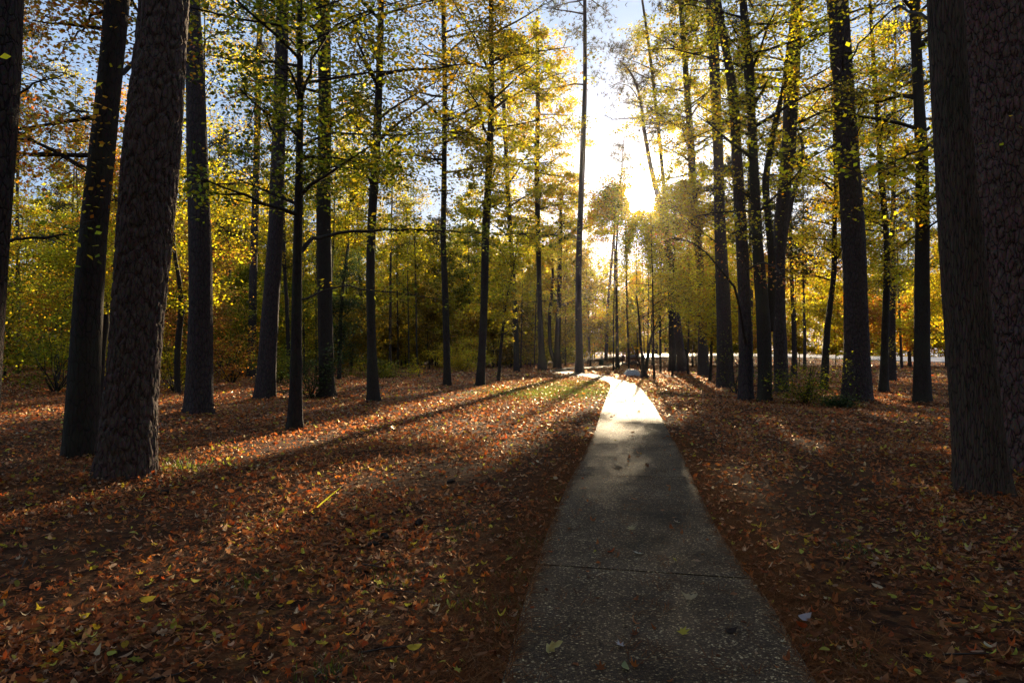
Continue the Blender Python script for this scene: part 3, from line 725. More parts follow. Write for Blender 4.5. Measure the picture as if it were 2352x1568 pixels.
tree('pine_tree', 'stout reddish pine right of the leaning pine at the verge', [(1616, 858, 28), (1614, 800, 22), (1613, 713, 19), (1604, 560, 18), (1592, 440, 18), (1586, 318, 16), (1574, 150, 13), (1563, 0, 11)], 'pine', top=34, seed=34, depth=56, sides=14,
     crown=[leaf_crown(12, 32, 4.6, 40, 36, 0.19, 'lime', clumps=6), leaf_crown(6, 13, 3.6, 12, 24, 0.16, 'olive', clumps=5)])
tree('pine_tree', 'stout pine with straight grey-brown trunk at the head of the right-hand row', [(1666, 890, 42), (1664, 850, 36), (1662, 689, 32), (1654, 537, 26), (1650, 366, 23), (1643, 183, 23), (1633, 0, 26), (1630, -140, 22)], 'pine', top=27, seed=35, sides=18, flare=0.12,
     crown=[pine_crown(17, 27, 3.4, 22, 7, 0.26, 0.025)], limbs=[([(1650, 560, 0), (1610, 530, -0.5), (1570, 500, -0.7), (1540, 470, -0.8)], 3.5, 7, 'rust', 0.09)])
tree('pine_tree', 'pine curving in from the upper left to a dark foot in the right-hand row', [(1713, 920, 36), (1713, 870, 31), (1712, 757, 29), (1704, 560, 27), (1693, 366, 24), (1685, 220, 22), (1668, 110, 18), (1650, 30, 17), (1640, -60, 15)], 'pine', top=24, seed=36, sides=18, flare=0.1,
     limbs=[([(1716, 800, 0), (1690, 660, -2.0), (1640, 600, -3), (1600, 560, -3.4), (1550, 545, -3.8)], 7, 8, 'rust', 0.08), ([(1712, 620, 0), (1760, 600, -2), (1810, 640, -3), (1850, 650, -3.5)], 5, 9, 'rust', 0.09)])
tree('hardwood_tree', 'lichen-spotted hardwood behind the curved pine whose trunk kinks near the top', [(1757, 922, 34), (1757, 870, 30), (1755, 757, 32), (1740, 560, 24), (1731, 366, 20), (1724, 240, 18), (1722, 183, 24), (1714, 80, 20), (1706, 0, 17), (1700, -80, 14)], 'smooth', 'smooth', top=19, seed=37, sides=16,
     forks=[[(1768, 760, 22, 0.3), (1776, 620, 20, 0.4), (1764, 500, 16, 0.6), (1757, 421, 17, 0.8), (1768, 345, 15, 1), (1783, 274, 15, 1.2), (1800, 200, 10, 1.4), (1810, 100, 6, 1.8)]],
     limbs=[([(1735, 205, 0), (1780, 185, 0.6), (1840, 180, 1.4), (1850, 165, 1.8)], 5, 20, 'lime', 0.10)],
     crown=[leaf_crown(5.5, 15, 3.2, 14, 24, 0.10, 'yellow', clumps=6), leaf_crown(9, 18, 3.2, 16, 30, 0.11, 'lime', clumps=6)])
tree('pine_tree', 'pine leaning right behind the holly bush with a dark second stem', [(1795, 910, 34), (1795, 860, 30), (1787, 689, 30), (1789, 560, 30), (1800, 440, 30), (1812, 340, 31), (1819, 183, 34), (1831, 0, 24), (1836, -140, 20)], 'pine', top=25, seed=38, depth=29, sides=18,
     forks=[[(1792, 600, 14, 1), (1806, 520, 13, 1.5), (1818, 460, 12, 2), (1831, 420, 11, 2.3), (1846, 345, 9, 2.6), (1840, 318, 7, 2.8), (1832, 300, 4, 3)]],
     limbs=[([(1836, 110, 0), (1870, 70, -1), (1900, 55, -1.5)], 8, 10, 'lime', 0.1), ([(1822, 200, 0), (1770, 60, 2), (1740, -10, 3)], 7, 10, 'lime', 0.1)],
     crown=[leaf_crown(8.5, 20, 3.6, 20, 28, 0.11, 'lime', clumps=6)])
tree('crooked_tree', 'crooked thin tree with dark bends left of the largest right-hand pine', [(1893, 892, 19), (1894, 850, 17), (1899, 757, 14), (1912, 660, 11), (1920, 610, 13), (1914, 540, 10), (1922, 439, 10), (1918, 340, 9), (1912, 180, 6), (1900, 0, 4)], 'hard', top=16, seed=39,
     crown=[leaf_crown(4.5, 15, 3.4, 24, 32, 0.12, 'yellow', clumps=6)])
tree('pine_tree', 'largest pine of the right-hand group with furrowed dark bark', [(1968, 922, 72), (1967, 880, 58), (1967, 757, 51), (1963, 574, 50), (1955, 450, 48), (1947, 366, 46), (1937, 183, 44), (1925, 0, 42), (1920, -140, 38)], 'pine', top=27, seed=40, sides=24, flare=0.1,
     detail=dict(seed=8.1, amp=0.022, plate=(8.0, 3.0), sides=80, step=0.06, zmax=15),
     limbs=[([(1950, 300, 0), (1985, 230, -1.5), (1960, 210, -2.5), (1920, 240, -3)], 4, 30, 'lime', 0.10)], crown=[pine_crown(18, 27, 3.5, 20, 6)])
tree('smooth_tree', 'wavy slender trunk standing between two heavier trunks on the right', [(2028, 901, 24), (2031, 860, 17), (2033, 757, 16), (2038, 600, 13), (2036, 520, 13), (2022, 400, 14), (2020, 330, 11), (2009, 183, 11), (2004, 100, 8), (1998, 0, 7)], 'smooth', 'bark', top=17, seed=41,
     crown=[leaf_crown(4.5, 16, 3.4, 26, 32, 0.11, 'yellow', clumps=6)])
tree('straight_tree', 'straight even trunk left of the massive trunks at the right edge', [(2118, 925, 40), (2118, 880, 35), (2118, 757, 33), (2118, 560, 31), (2118, 366, 27), (2108, 183, 23), (2100, 0, 22), (2096, -140, 20)], 'smooth', 'smooth', top=21, seed=42, sides=18,
     crown=[leaf_crown(5.5, 19, 3.6, 28, 34, 0.11, 'yellow', clumps=6)])
tree('smooth_tree', 'massive smooth-barked trunk in front of the plated pine at the right edge', [(2262, 1134, 124), (2252, 1060, 100), (2246, 940, 98), (2228, 757, 93), (2206, 560, 88), (2187, 366, 79), (2180, 183, 74), (2168, 0, 70), (2160, -160, 64)], 'smooth', 'furrow', top=18, seed=43, flare=0.2,
     detail=dict(seed=5.7, amp=0.012, plate=(20.0, 2.2), sides=120, step=0.05, zmax=8.5),
     limbs=[([(2152, 332, 0), (2110, 345, 0.6), (2060, 375, 1.2), (2010, 390, 1.8), (1975, 400, 2.2)], 6, 9, 'lime', 0.10),
            ([(2165, 60, 0), (2060, 10, 1.2), (1985, 90, 2.2), (1935, 165, 2.6), (1890, 215, 3), (1830, 290, 3.4), (1800, 380, 3.8)], 7, 12, 'lime', 0.10)],
     crown=[leaf_crown(8.5, 16, 3.4, 16, 26, 0.11, 'olive', clumps=5)])
tree('pine_tree', 'massive plated pine filling the right edge of the picture', [(2352, 1096, 180), (2350, 1000, 168), (2342, 800, 166), (2328, 560, 160), (2312, 366, 156), (2294, 150, 152), (2280, 0, 148), (2262, -200, 138)], 'pine', top=27, seed=44, depth=9.6, flare=0.1, bark='redplate',
     detail=dict(seed=12.4, amp=0.028, plate=(9.5, 3.4), sides=190, step=0.03, zmax=8.6), crown=[pine_crown(13, 27, 4, 24, 6)])
tree('pine_tree', 'pale plated pine only partly in view beyond the right edge', [(2405, 1000, 110), (2400, 600, 100), (2385, 200, 92), (2378, 0, 88)], 'pine', top=25, seed=45, depth=13.0, crown=[pine_crown(13, 25, 4, 20, 6)])
print('MAINS', flush=True)

# ------------------------------------------------------------------ the small two-stemmed tree by the concrete block, holly bushes and thicket shrubs
def bush(name, label, cat, xv, yv, height, radius, pal, n_st=7, per=60, size=0.07, group=None, seed=0, depth=None, sig=0.22, clump=7, keepm=True):
    r = np.random.default_rng(seed + 500)
    b = G(xv, yv)
    if depth: b = at(xv, yv, depth); b[2] = float(terr(b[0], b[1]))
    th = thing(name, label, cat, b, group)
    st = MB(); lv = MB(); cen = []
    for k in range(n_st):
        az = r.uniform(0, 2 * PI); el = r.uniform(0.75, 1.45); L = height * r.uniform(0.6, 1.0)
        p = limb_path(b + np.array([r.normal(0, 0.06), r.normal(0, 0.06), -0.05]), az, el, L, r, 7, -0.05, 0.25)
        hd = p[:, :2] - b[:2]; f = np.minimum(1, radius / (np.linalg.norm(hd, axis=1) + 1e-6)); p[:, :2] = b[:2] + hd * f[:, None]
        r0 = 0.008 + 0.007 * height
        st.tube(p, np.linspace(r0, 0.004, 7), 5)
        for j in range(clump):
            u = r.uniform(0.15, 1.05) * 6; i0 = min(int(u), 5); q_ = p[i0] + (p[i0 + 1] - p[i0]) * (u - i0)
            c = q_ + r.normal(0, 1, 3) * np.array([radius * 0.33, radius * 0.33, height * 0.06])
            st.tube(np.array([q_, (q_ + c) / 2, c]), [0.005, 0.004, 0.002], 3); cen.append(c)
    cen = np.array(cen); n = len(cen) * per; ci = np.repeat(np.arange(len(cen)), per)
    pos = cen[ci] + r.normal(0, 1, (n, 3)) * np.array([sig, sig, sig * 0.6])
    m = pos[:, 2] > b[2] + 0.04
    if keepm: m &= keep_mask(pos, r.uniform(0, 1, n))
    pos = pos[m]
    leaves_to(lv, pos, r.uniform(0.6, 1.25, len(cen))[ci][m], size, pal, r, 0.8)
    st.build('stems', M['twig'], th, b)
    if lv.v: lv.build('foliage', M['leaf'], th, b, smooth=False)
    return th

tree('small_tree', 'small two-stemmed tree with turning leaves beside the concrete block', [(1480, 866, 22), (1478, 855, 10), (1475, 820, 6.5), (1470, 770, 6), (1467, 720, 4), (1462, 680, 2.5)], 'hard', seed=60, sides=10, flare=0.5,
     forks=[[(1482, 856, 8, 0), (1488, 820, 7.5, 0.1), (1492, 790, 6, 0.2), (1500, 760, 4, 0.4), (1515, 725, 3, 0.6)], [(1476, 862, 5, 0), (1468, 830, 4, -0.2), (1458, 810, 3, -0.3), (1450, 790, 2, -0.4)]],
     crown=[leaf_crown(1.9, 6.6, 2.6, 26, 30, 0.14, 'olive', clumps=6), leaf_crown(4, 7.5, 2.8, 14, 30, 0.14, 'yellow', clumps=6)])
bush('holly_bush', 'open leafy dark green bush in front of the leaning pine on the right', 'bush', 1850, 925, 1.9, 1.3, 'green', 11, 34, 0.075, seed=1, sig=0.24, clump=8)
0 and bush('holly_bush', 'smaller dark bush at the left foot of the holly beside the lichen-spotted trunk', 'bush', 1790, 935, 1.1, 0.8, 'holly', 7, 34, 0.07, seed=2, clump=7)
bush('holly_sprig', 'narrow upright holly growing against the dark curved pine', 'bush', 1690, 905, 3.4, 0.5, 'green', 5, 22, 0.06, seed=3, clump=7)
bush('low_bush', 'low dark plant at the foot of the largest right-hand pine', 'bush', 1935, 935, 0.35, 0.7, 'holly', 7, 60, 0.06, seed=4, clump=6)
bush('holly_bush', 'dark holly shrub with shiny leaves at the foot of the slender maple', 'bush', 718, 915, 2.4, 1.0, 'holly', 9, 46, 0.09, seed=5, clump=8)
bush('green_bush', 'sunlit green bush near the ground right of the greyish trunk', 'bush', 865, 868, 1.7, 2.4, 'green', 12, 60, 0.12, seed=6, sig=0.35)
bush('yellow_bush', 'bright yellow bush glowing behind the swollen-foot trunk', 'bush', 1062, 855, 3.2, 2.6, 'yellow', 14, 60, 0.13, seed=7, sig=0.4, keepm=False)
bush('green_bush', 'spreading bright green bush behind the leaning trunk at the far left', 'bush', 128, 900, 3.6, 2.2, 'green', 14, 60, 0.10, seed=8, sig=0.32)
bush('fern_bush', 'pale green feathery plant between the big pine and the dark pine', 'bush', 398, 900, 2.6, 1.6, 'lime', 12, 50, 0.09, seed=9, sig=0.28)
bush('beech_bush', 'orange-yellow young beech right of the dark pine', 'bush', 532, 880, 3.6, 1.9, 'orange', 12, 44, 0.11, seed=10, sig=0.3)
bush('green_bush', 'low mid-green bush beside the dark pine with the thick root collar', 'bush', 640, 880, 2.2, 2.0, 'green', 12, 60, 0.10, seed=12, sig=0.3)
bush('sapling', 'small green sapling standing at the edge of the leaf clearing', 'sapling', 965, 868, 1.7, 0.7, 'lime', 4, 34, 0.10, seed=13)

# ------------------------------------------------------------------ woods around the clearing
def xbound(y): return np.interp(y, [10, 31, 60, 100, 143], [-15.5, -15.5, -11, -3, 9])
taken = []
for o in C.objects:
    if o.type == 'EMPTY': taken.append((o.location.x, o.location.y))
def free(x, y, dmin):
    for a, b_ in taken:
        if (a - x) ** 2 + (b_ - y) ** 2 < dmin * dmin: return False
    taken.append((x, y)); return True
def view_x(x, y): return CX + F * x / max(y, 1)
wr = np.random.default_rng(99)
def sample(n, fx, dmin, tries=6000):
    out = []
    for _ in range(tries):
        if len(out) >= n: break
        x, y = fx()
        if y > 88 and -14 < x * math.cos(SUN_AZ) - y * math.sin(SUN_AZ) < 0.5 and wr.random() < 0.5: continue
        if y < 150 and (1366 < view_x(x, y) < 1394 or 1420 < view_x(x, y) < 1442): continue
        if in_poly(PATHPOLY, np.array([x - 0.8, x + 0.8]), np.array([y, y])).any(): continue
        if y < 130 and (1300 < view_x(x, y) < 1350 or 1400 < view_x(x, y) < 1560): continue
        if free(x, y, dmin): out.append((x, y))
    return out

def wood_tree(name, label, cat, x, y, H, dia, crowns, seed, group, lean=0.03, bark='bark', pine=False):
    r = np.random.default_rng(seed + 3000)
    z = float(terr(x, y)); b = np.array([x, y, z]); th = thing(name, label, cat, b, group)
    n = 12; t = np.linspace(0, 1, n); az = r.uniform(0, 2 * PI)
    Q = b + np.stack([np.cos(az) * lean * H * t + np.cumsum(r.normal(0, 0.035 * dia * 3, n)), np.sin(az) * lean * H * t + np.cumsum(r.normal(0, 0.035 * dia * 3, n)), H * t - 0.15], 1)
    RR = dia / 2 * (1 - 0.85 * t ** 1.3)
    mb = MB(); mb.tube(Q, RR, 9, lump=0.05, flare=0.3)
    fn = trunk_fn_of(Q, RR); wood = mb; lv = MB()
    for kw in crowns:
        kw = dict(kw); pal = kw.pop('pal', 'lime'); size = kw.pop('size', 0.1); nd = kw.get('needles', False); npr = kw.pop('npr', 8); nw = kw.pop('nw', 0.05)
        pos, sh = crown_parts(fn, r=r, wood=wood, **kw)
        pos = pos
        if nd: needles_to(lv, pos, sh, size, 'pine', r, npr, nw)
        else: leaves_to(lv, pos, sh, size, pal, r)
    mb.build('trunk', M[bark], th, b)
    if lv.v: lv.build('crown', M['needle'] if pine else M['leaf'], th, b, smooth=False)

def pick(names, p): return names[wr.choice(len(names), p=p)]
# understorey of the left wood: leaves from knee height up
def fl():
    y = wr.uniform(12, 105); return wr.uniform(min(-0.80 * y - 6, -30), xbound(y) - 1.5), y
for i, (x, y) in enumerate(sample(74, fl, 2.7)):
    pal = pick(['green', 'lime', 'yellow', 'olive', 'orange', 'rust'], [0.22, 0.26, 0.22, 0.16, 0.09, 0.05])
    H = wr.uniform(5, 11); sz = max(0.10, 0.0026 * y)
    wood_tree('understorey_tree', 'thin low-branching young tree in the crowded wood left of the clearing', 'tree', x, y, H, wr.uniform(0.07, 0.16),
              [leaf_crown(0.8, H * 0.97, wr.uniform(2.0, 3.0), 22, int(44), sz, pal, clumps=6, sig=0.36)], i, 'young trees in the left wood', 0.09)
# taller trees of the left wood
def fl2():
    y = wr.uniform(24, 118); return wr.uniform(min(-0.80 * y - 4, -30), xbound(y) - 0.5), y
for i, (x, y) in enumerate(sample(46, fl2, 3.0)):
    sz = max(0.12, 0.0030 * y); H = wr.uniform(19, 29)
    if wr.random() < 0.42:
        wood_tree('woodland_pine', 'tall bare-stemmed pine among the crowded wood left of the clearing', 'tree', x, y, H, wr.uniform(0.26, 0.42), [pine_crown(H * 0.48, H, 3.0, 24, 6, 0.34, 0.05, 8)], i + 200, 'pines in the left wood', 0.02, 'pine', True)
    else:
        pal = pick(['green', 'lime', 'yellow', 'olive', 'orange'], [0.2, 0.28, 0.27, 0.15, 0.10])
        wood_tree('woodland_tree', 'tall leafy hardwood among the crowded wood left of the clearing', 'tree', x, y, H, wr.uniform(0.2, 0.36), [leaf_crown(H * 0.25, H, wr.uniform(2.6, 3.6), 30, 30, sz, pal, clumps=6, sig=0.45)], i + 200, 'hardwoods in the left wood', 0.04)
# trees standing under the sun, their tops just below it
for i, (y, off) in enumerate([(47, -3.4), (52, 3.2), (60, -1.6), (66, 2.4), (72, -4.2), (80, 0.8), (86, -2.6), (93, 3.4), (100, -0.8), (108, 2.2), (74, 5.0), (58, 5.4), (96, -5.2), (112, -3.0), (120, 0.5)]):
    x = math.tan(SUN_AZ) * y + off * 0.7 
    for _ in range(20):
        vx = CX + F * x / y
        if in_poly(PATHPOLY, np.array([x - 0.7, x + 0.7, x]), np.array([y, y, y])).any() or (y < 150 and (1366 < vx < 1394 or 1420 < vx < 1442 or (y < 56 and 1430 < vx < 1500))): x += 0.4 * (1 if i % 2 or i == 0 else -1)
    taken.append((x, y)); H = 0.222 * y + 1.2
    wood_tree('sunlit_tree', 'slim hazy-green tree in the glare below the sun beyond the concrete block', 'tree', x, y, H, 0.10 + 0.0010 * y, [leaf_crown(H * 0.22, H + 1.5, 4.2 + 0.02 * y, 26, 28, 0.0027 * y, ['lime', 'yellow', 'green', 'lime', 'orange'][i % 5], clumps=6, sig=0.85, flat=0.7, up=0.6, profile='cone')], i + 1000, 'trees in the glare below the sun', 0.02)
# wood beyond the path bend
def fc():
    return wr.uniform(-24, 40), wr.uniform(92, 182)
for i, (x, y) in enumerate(sample(84, fc, 3.0)):
    H = wr.uniform(8, 24); sz = 0.0028 * y
    pal = pick(['lime', 'yellow', 'olive', 'orange'], [0.4, 0.36, 0.14, 0.10])
    wood_tree('distant_tree', 'distant slim tree with glowing yellow-green leaves beyond the path bend', 'tree', x, y, H, wr.uniform(0.14, 0.26), [leaf_crown(3.0, H, wr.uniform(3, 4.5), 24, 34, sz, pal, clumps=6, sig=0.6)], i + 400, 'distant trees beyond the path bend', 0.04)
def fc2():
    return wr.uniform(-42, 12), wr.uniform(86, 150)
for i, (x, y) in enumerate(sample(64, fc2, 2.4)):
    pal = pick(['lime', 'yellow', 'olive', 'green'], [0.34, 0.26, 0.2, 0.2])
    wood_tree('thicket_tree', 'small leafy tree in the thicket that closes the back of the clearing', 'tree', x, y, wr.uniform(6, 13), wr.uniform(0.08, 0.16), [leaf_crown(0.6, wr.uniform(6, 12), wr.uniform(2.4, 3.4), 18, 34, 0.0027 * y, pal, clumps=6, sig=0.5)], i + 1400, 'small trees closing the clearing', 0.06)
for i, (x, y) in enumerate(sample(110, lambda: (wr.uniform(-60, 30), wr.uniform(52, 150)), 2.0)):
    if x > xbound(y) + 1.5 and y < 84: continue
    H = wr.uniform(18, 27)
    wood_tree('slender_tree', 'very thin straight far trunk in the background wood', 'tree', x, y, H, wr.uniform(0.14, 0.24), [leaf_crown(H * 0.5, H, 2.4, 14, 18, 0.0027 * y, 'lime', clumps=5, sig=0.5)], i + 1600, 'thin far trunks', 0.03)
# understorey and stems on the right, open near the ground
def fr():
    y = wr.uniform(34, 120); return wr.uniform(0.20 * y + 2, 0.82 * y + 8), y
for i, (x, y) in enumerate(sample(52, fr, 3.6)):
    sz = max(0.11, 0.0027 * y)
    if i % 3:
        H = wr.uniform(7, 13); pal = pick(['lime', 'yellow', 'olive', 'orange'], [0.22, 0.46, 0.10, 0.22])
        wood_tree('roadside_tree', 'slim yellow-leaved tree standing between the right-hand pines and the road', 'tree', x, y, H, wr.uniform(0.09, 0.2), [leaf_crown(2.4, H, wr.uniform(2.6, 3.8), 24, 38, sz, pal, clumps=6, sig=0.42)], i + 600, 'slim trees towards the road', 0.07)
    else:
        H = wr.uniform(20, 29)
        wood_tree('roadside_pine', 'tall pine stem standing between the right-hand pines and the road', 'tree', x, y, H, wr.uniform(0.28, 0.45), [pine_crown(H * 0.36, H, 3.6, 30, 7, 0.34, 0.05, 8)], i + 600, 'pines towards the road', 0.02, 'pine', True)
# wood on the far side of the road
def fb():
    return wr.uniform(26, 165), wr.uniform(152, 180)
for i, (x, y) in enumerate(sample(44, fb, 4.0)):
    H = wr.uniform(12, 27); pal = pick(['lime', 'yellow', 'olive', 'orange', 'green'], [0.22, 0.34, 0.16, 0.18, 0.10])
    wood_tree('far_tree', 'golden-leaved tree on the far side of the road', 'tree', x, y, H, wr.uniform(0.25, 0.45), [leaf_crown(1.5, H, wr.uniform(3.5, 5), 26, 32, 0.44, pal, clumps=6, sig=0.75)], i + 800, 'trees beyond the road', 0.03)
# the deep wood that closes every view
def mass(name, n, area, zmax, size, pals, seed, stems, kind='stuff'):
    r = np.random.default_rng(seed); lv = MB()
    x0, x1, y0, y1 = area
    k = n // 60; c = np.stack([r.uniform(x0, x1, k), r.uniform(y0, y1, k), r.uniform(0.3, 1, k) ** 0.7 * zmax * r.uniform(0.35, 1, k)], 1)
    ci = r.integers(0, k, n); pos = c[ci] + r.normal(0, 1, (n, 3)) * np.array([1.4, 1.4, 0.8]); m = pos[:, 2] > 0.2
    pos = pos[m]; ci = ci[m]; pos[:, 2] += terr(pos[:, 0], pos[:, 1])
    kp = keep_mask(pos, r.uniform(0, 1, len(pos))); pos = pos[kp]; ci = ci[kp]
    sh = r.uniform(0.5, 1.2, k)[ci]
    part = (c[ci][:, 0] * 0.13 + c[ci][:, 1] * 0.21).astype(int) % len(pals)
    for a, pl in enumerate(pals):
        s_ = part == a; leaves_to(lv, pos[s_], sh[s_], size, pl, r)
    o = lv.build(name, M['leaf'], smooth=False); o['kind'] = kind
    st = MB()
    for _ in range(stems):
        x, y = r.uniform(x0, x1), r.uniform(y0, y1); z = float(terr(x, y)); h = zmax * r.uniform(0.6, 1)
        st.tube(np.array([[x, y, z - 0.3], [x + r.normal(0, 0.3), y, z + h / 2], [x + r.normal(0, 0.6), y, z + h]]), [0.16, 0.11, 0.03], 5)
    if stems:
        o = st.build('distant_stems', M['bark']); o['kind'] = kind
mass('distant_wood', 200000, (-190, 60, 150, 215), 32, 0.62, ['green', 'lime', 'olive', 'yellow'], 5, 160)
mass('distant_wood_left', 130000, (-130, -48, 25, 150), 24, 0.42, ['green', 'olive', 'lime'], 6, 90)
mass('distant_wood_right', 130000, (60, 240, 182, 225), 30, 0.75, ['yellow', 'lime', 'orange', 'olive'], 8, 120)
mass('distant_undergrowth', 90000, (-150, 150, 150, 200), 5.5, 0.5, ['olive', 'green', 'lime', 'rust'], 15, 0)
mass('distant_undergrowth_left', 70000, (-95, -24, 30, 150), 3.2, 0.26, ['olive', 'green', 'rust'], 16, 0)
mass('shading_wood_behind', 190000, (-42, 42, -45, -3), 24, 0.56, ['green', 'olive'], 9, 50)  # out of view behind the camera, added to block sky light
mass('shading_wood_right', 60000, (20, 48, -5, 16), 22, 0.5, ['green', 'olive'], 10, 10)  # unseen at the right, added to keep ambient light down
print('WOODS', flush=True)

# ------------------------------------------------------------------ leaf litter, straw, grass
LPAL = np.array([(0.14, 0.050, 0.020), (0.19, 0.070, 0.026), (0.25, 0.100, 0.038), (0.28, 0.15, 0.085), (0.32, 0.22, 0.16), (0.27, 0.055, 0.014), (0.34, 0.10, 0.016), (0.09, 0.036, 0.018), (0.42, 0.30, 0.03), (0.30, 0.32, 0.06), (0.42, 0.22, 0.03)])
LPAL = LPAL * np.array([1.0, 0.86, 0.74])
LW = np.array([0.19, 0.20, 0.16, 0.13, 0.06, 0.05, 0.04, 0.12, 0.02, 0.015, 0.015]); LW = LW / LW.sum()
lr = np.random.default_rng(321)
def ground_z(x, y):
    nr_ = np.exp(-((np.abs(x) / 60) ** 2 + (np.abs(y) / 90) ** 2))
    return terr(x, y) - 0.004 + nr_ * 0.006 * (np.sin(x * 5.1 + y * 3.3) + np.sin(x * 8.7 - y * 6.1)) * sstep((np.abs(x - 0.9) - 1.1) / 0.8)
def scatter(y0, y1, dens, size, shapes, tilt, edge_keep, lift, path_keep, seed, cmul=1.0, mx=0.78):
    r = np.random.default_rng(seed)
    A = mx * (y1 ** 2 - y0 ** 2) + 3.0 * (y1 - y0); n = int(A * dens)
    y = np.sqrt(r.uniform(y0 ** 2, y1 ** 2, n)); x = r.uniform(-1, 1, n) * (mx * y + 1.5)
    inn = in_poly(PATHPOLY, x, y)
    dl = np.where(y < 36, np.minimum(np.abs(x - pxL(y)), np.abs(x - pxR(y))), 9)
    clump = 0.5 + 0.5 * np.sin(x * 1.3 + 0.8 * np.sin(y * 1.1)) * np.sin(y * 0.9 + 1.2 * np.sin(x * 0.7))
    clump = np.clip(clump * 1.6 - 0.2, 0, 1) if y1 < 15 else clump
    pk = np.where(inn, path_keep, np.where(dl < 0.45, edge_keep, np.where(dl < 1.1, edge_keep + (1 - edge_keep) * (dl - 0.45) / 0.65, 1.0) * ((0.30 if y1 < 15 else 0.55) + (0.70 if y1 < 15 else 0.45) * clump)))
    k = r.uniform(0, 1, n) < pk
    x, y, inn = x[k], y[k], inn[k]; n = len(x)
    z = ground_z(x, y) + np.where(inn, 0.048, 0.006) + np.abs(r.normal(0, lift, n)) * np.where(inn, 0.2, 1)
    mb = MB(); wh = r.integers(0, len(shapes), n)
    # yellow and green leaves gather near the path on the right
    w = LPAL[r.choice(len(LPAL), n, p=LW)]
    fresh = (r.uniform(0, 1, n) < np.where((x > 2.0) & (y < 7), 0.07, 0.012) + np.where((x < -0.2) & (x > -2.5) & (y < 5), 0.05, 0))
    w[fresh] = np.array([(0.44, 0.34, 0.03), (0.34, 0.36, 0.05), (0.46, 0.26, 0.02)])[r.integers(0, 3, fresh.sum())]
    for a, tp in enumerate(shapes):
        m = wh == a; c = int(m.sum())
        v, q_, t_ = place(tp, np.stack([x, y, z], 1)[m], rotmats(c, tilt, r), size * (0.35 + 0.85 * r.uniform(0, 1, c) ** 1.2), r.normal(0.4, 1.2, c))
        col = np.repeat(w[m] * r.uniform(0.6, 1.2, (c, 1)) * cmul, len(tp[0]), 0)
        mb.add(v, q_, t_, col)
    return mb
shp = [maple(), oval(), oak(), maple(), oval()]
def drifts():
    r = np.random.default_rng(44); mb = MB()
    for o in C.objects:
        if o.type != 'EMPTY' or o.location.y > 34 or o.get('category') not in ('tree', 'dead tree') or abs(o.location.x) > o.location.y * 0.8 + 2: continue
        tr = [c_ for c_ in o.children if c_.name.startswith('trunk')][0]; vz = np.zeros(len(tr.data.vertices) * 3); tr.data.vertices.foreach_get('co', vz); vz = vz.reshape(-1, 3); lo = vz[vz[:, 2] < 0.12]
        if len(lo) == 0: continue
        ra = np.linalg.norm(lo[:, :2] - lo[:, :2].mean(0), axis=1).mean(); n = int(90 + 500 * ra)
        a = r.uniform(0, 2 * PI, n); d = ra * r.uniform(0.92, 1.3, n) + r.exponential(0.12, n); c0 = np.array(o.location)[:2] + lo[:, :2].mean(0)
        x = c0[0] + np.cos(a) * d; y = c0[1] + np.sin(a) * d
        z = ground_z(x, y) + np.maximum(0, 0.09 - 0.25 * (d - ra)) * r.uniform(0, 1, n) + 0.01
        tp = maple() if o.location.y < 16 else RHOMB
        v, q_, t_ = place(tp, np.stack([x, y, z], 1), rotmats(n, 0.6, r), 0.085 * r.uniform(0.5, 1.2, n), r.normal(0.4, 1.0, n))
        mb.add(v, q_, t_, np.repeat(LPAL[r.choice(len(LPAL), n, p=LW)] * r.uniform(0.6, 1.15, (n, 1)), len(tp[0]), 0))
    o = mb.build('drifted_leaves', M['litter'], smooth=False); o['kind'] = 'stuff'
drifts()
def litter(name, mbs):
    A = MB()
    for m_ in mbs:
        off = A.n
        for v in m_.v: A.v.append(v)
        for q_ in m_.q: A.q.append(q_ + off)
        for t_ in m_.t: A.t.append(t_ + off)
        for c in m_.c: A.c.append(c)
        A.n += m_.n
    o = A.build(name, M['litter'], smooth=False); o['kind'] = 'stuff'
litter('fallen_leaves', [scatter(0.6, 4.2, 980, 0.070, shp, 0.5, 0.4, 0.020, 0.010, 1), scatter(4.2, 8, 760, 0.072, shp, 0.5, 0.4, 0.020, 0.016, 2), scatter(8, 14, 400, 0.086, [maple(), oval()], 0.58, 0.35, 0.02, 0.012, 3)])
litter('fallen_leaves_middle', [scatter(14, 26, 210, 0.10, [RHOMB], 0.6, 0.4, 0.02, 0.012, 4), scatter(26, 50, 80, 0.14, [RHOMB], 0.55, 0.5, 0.02, 0.003, 5), scatter(50, 125, 11.0, 0.27, [RHOMB], 0.45, 0.6, 0.02, 0.0, 6)])

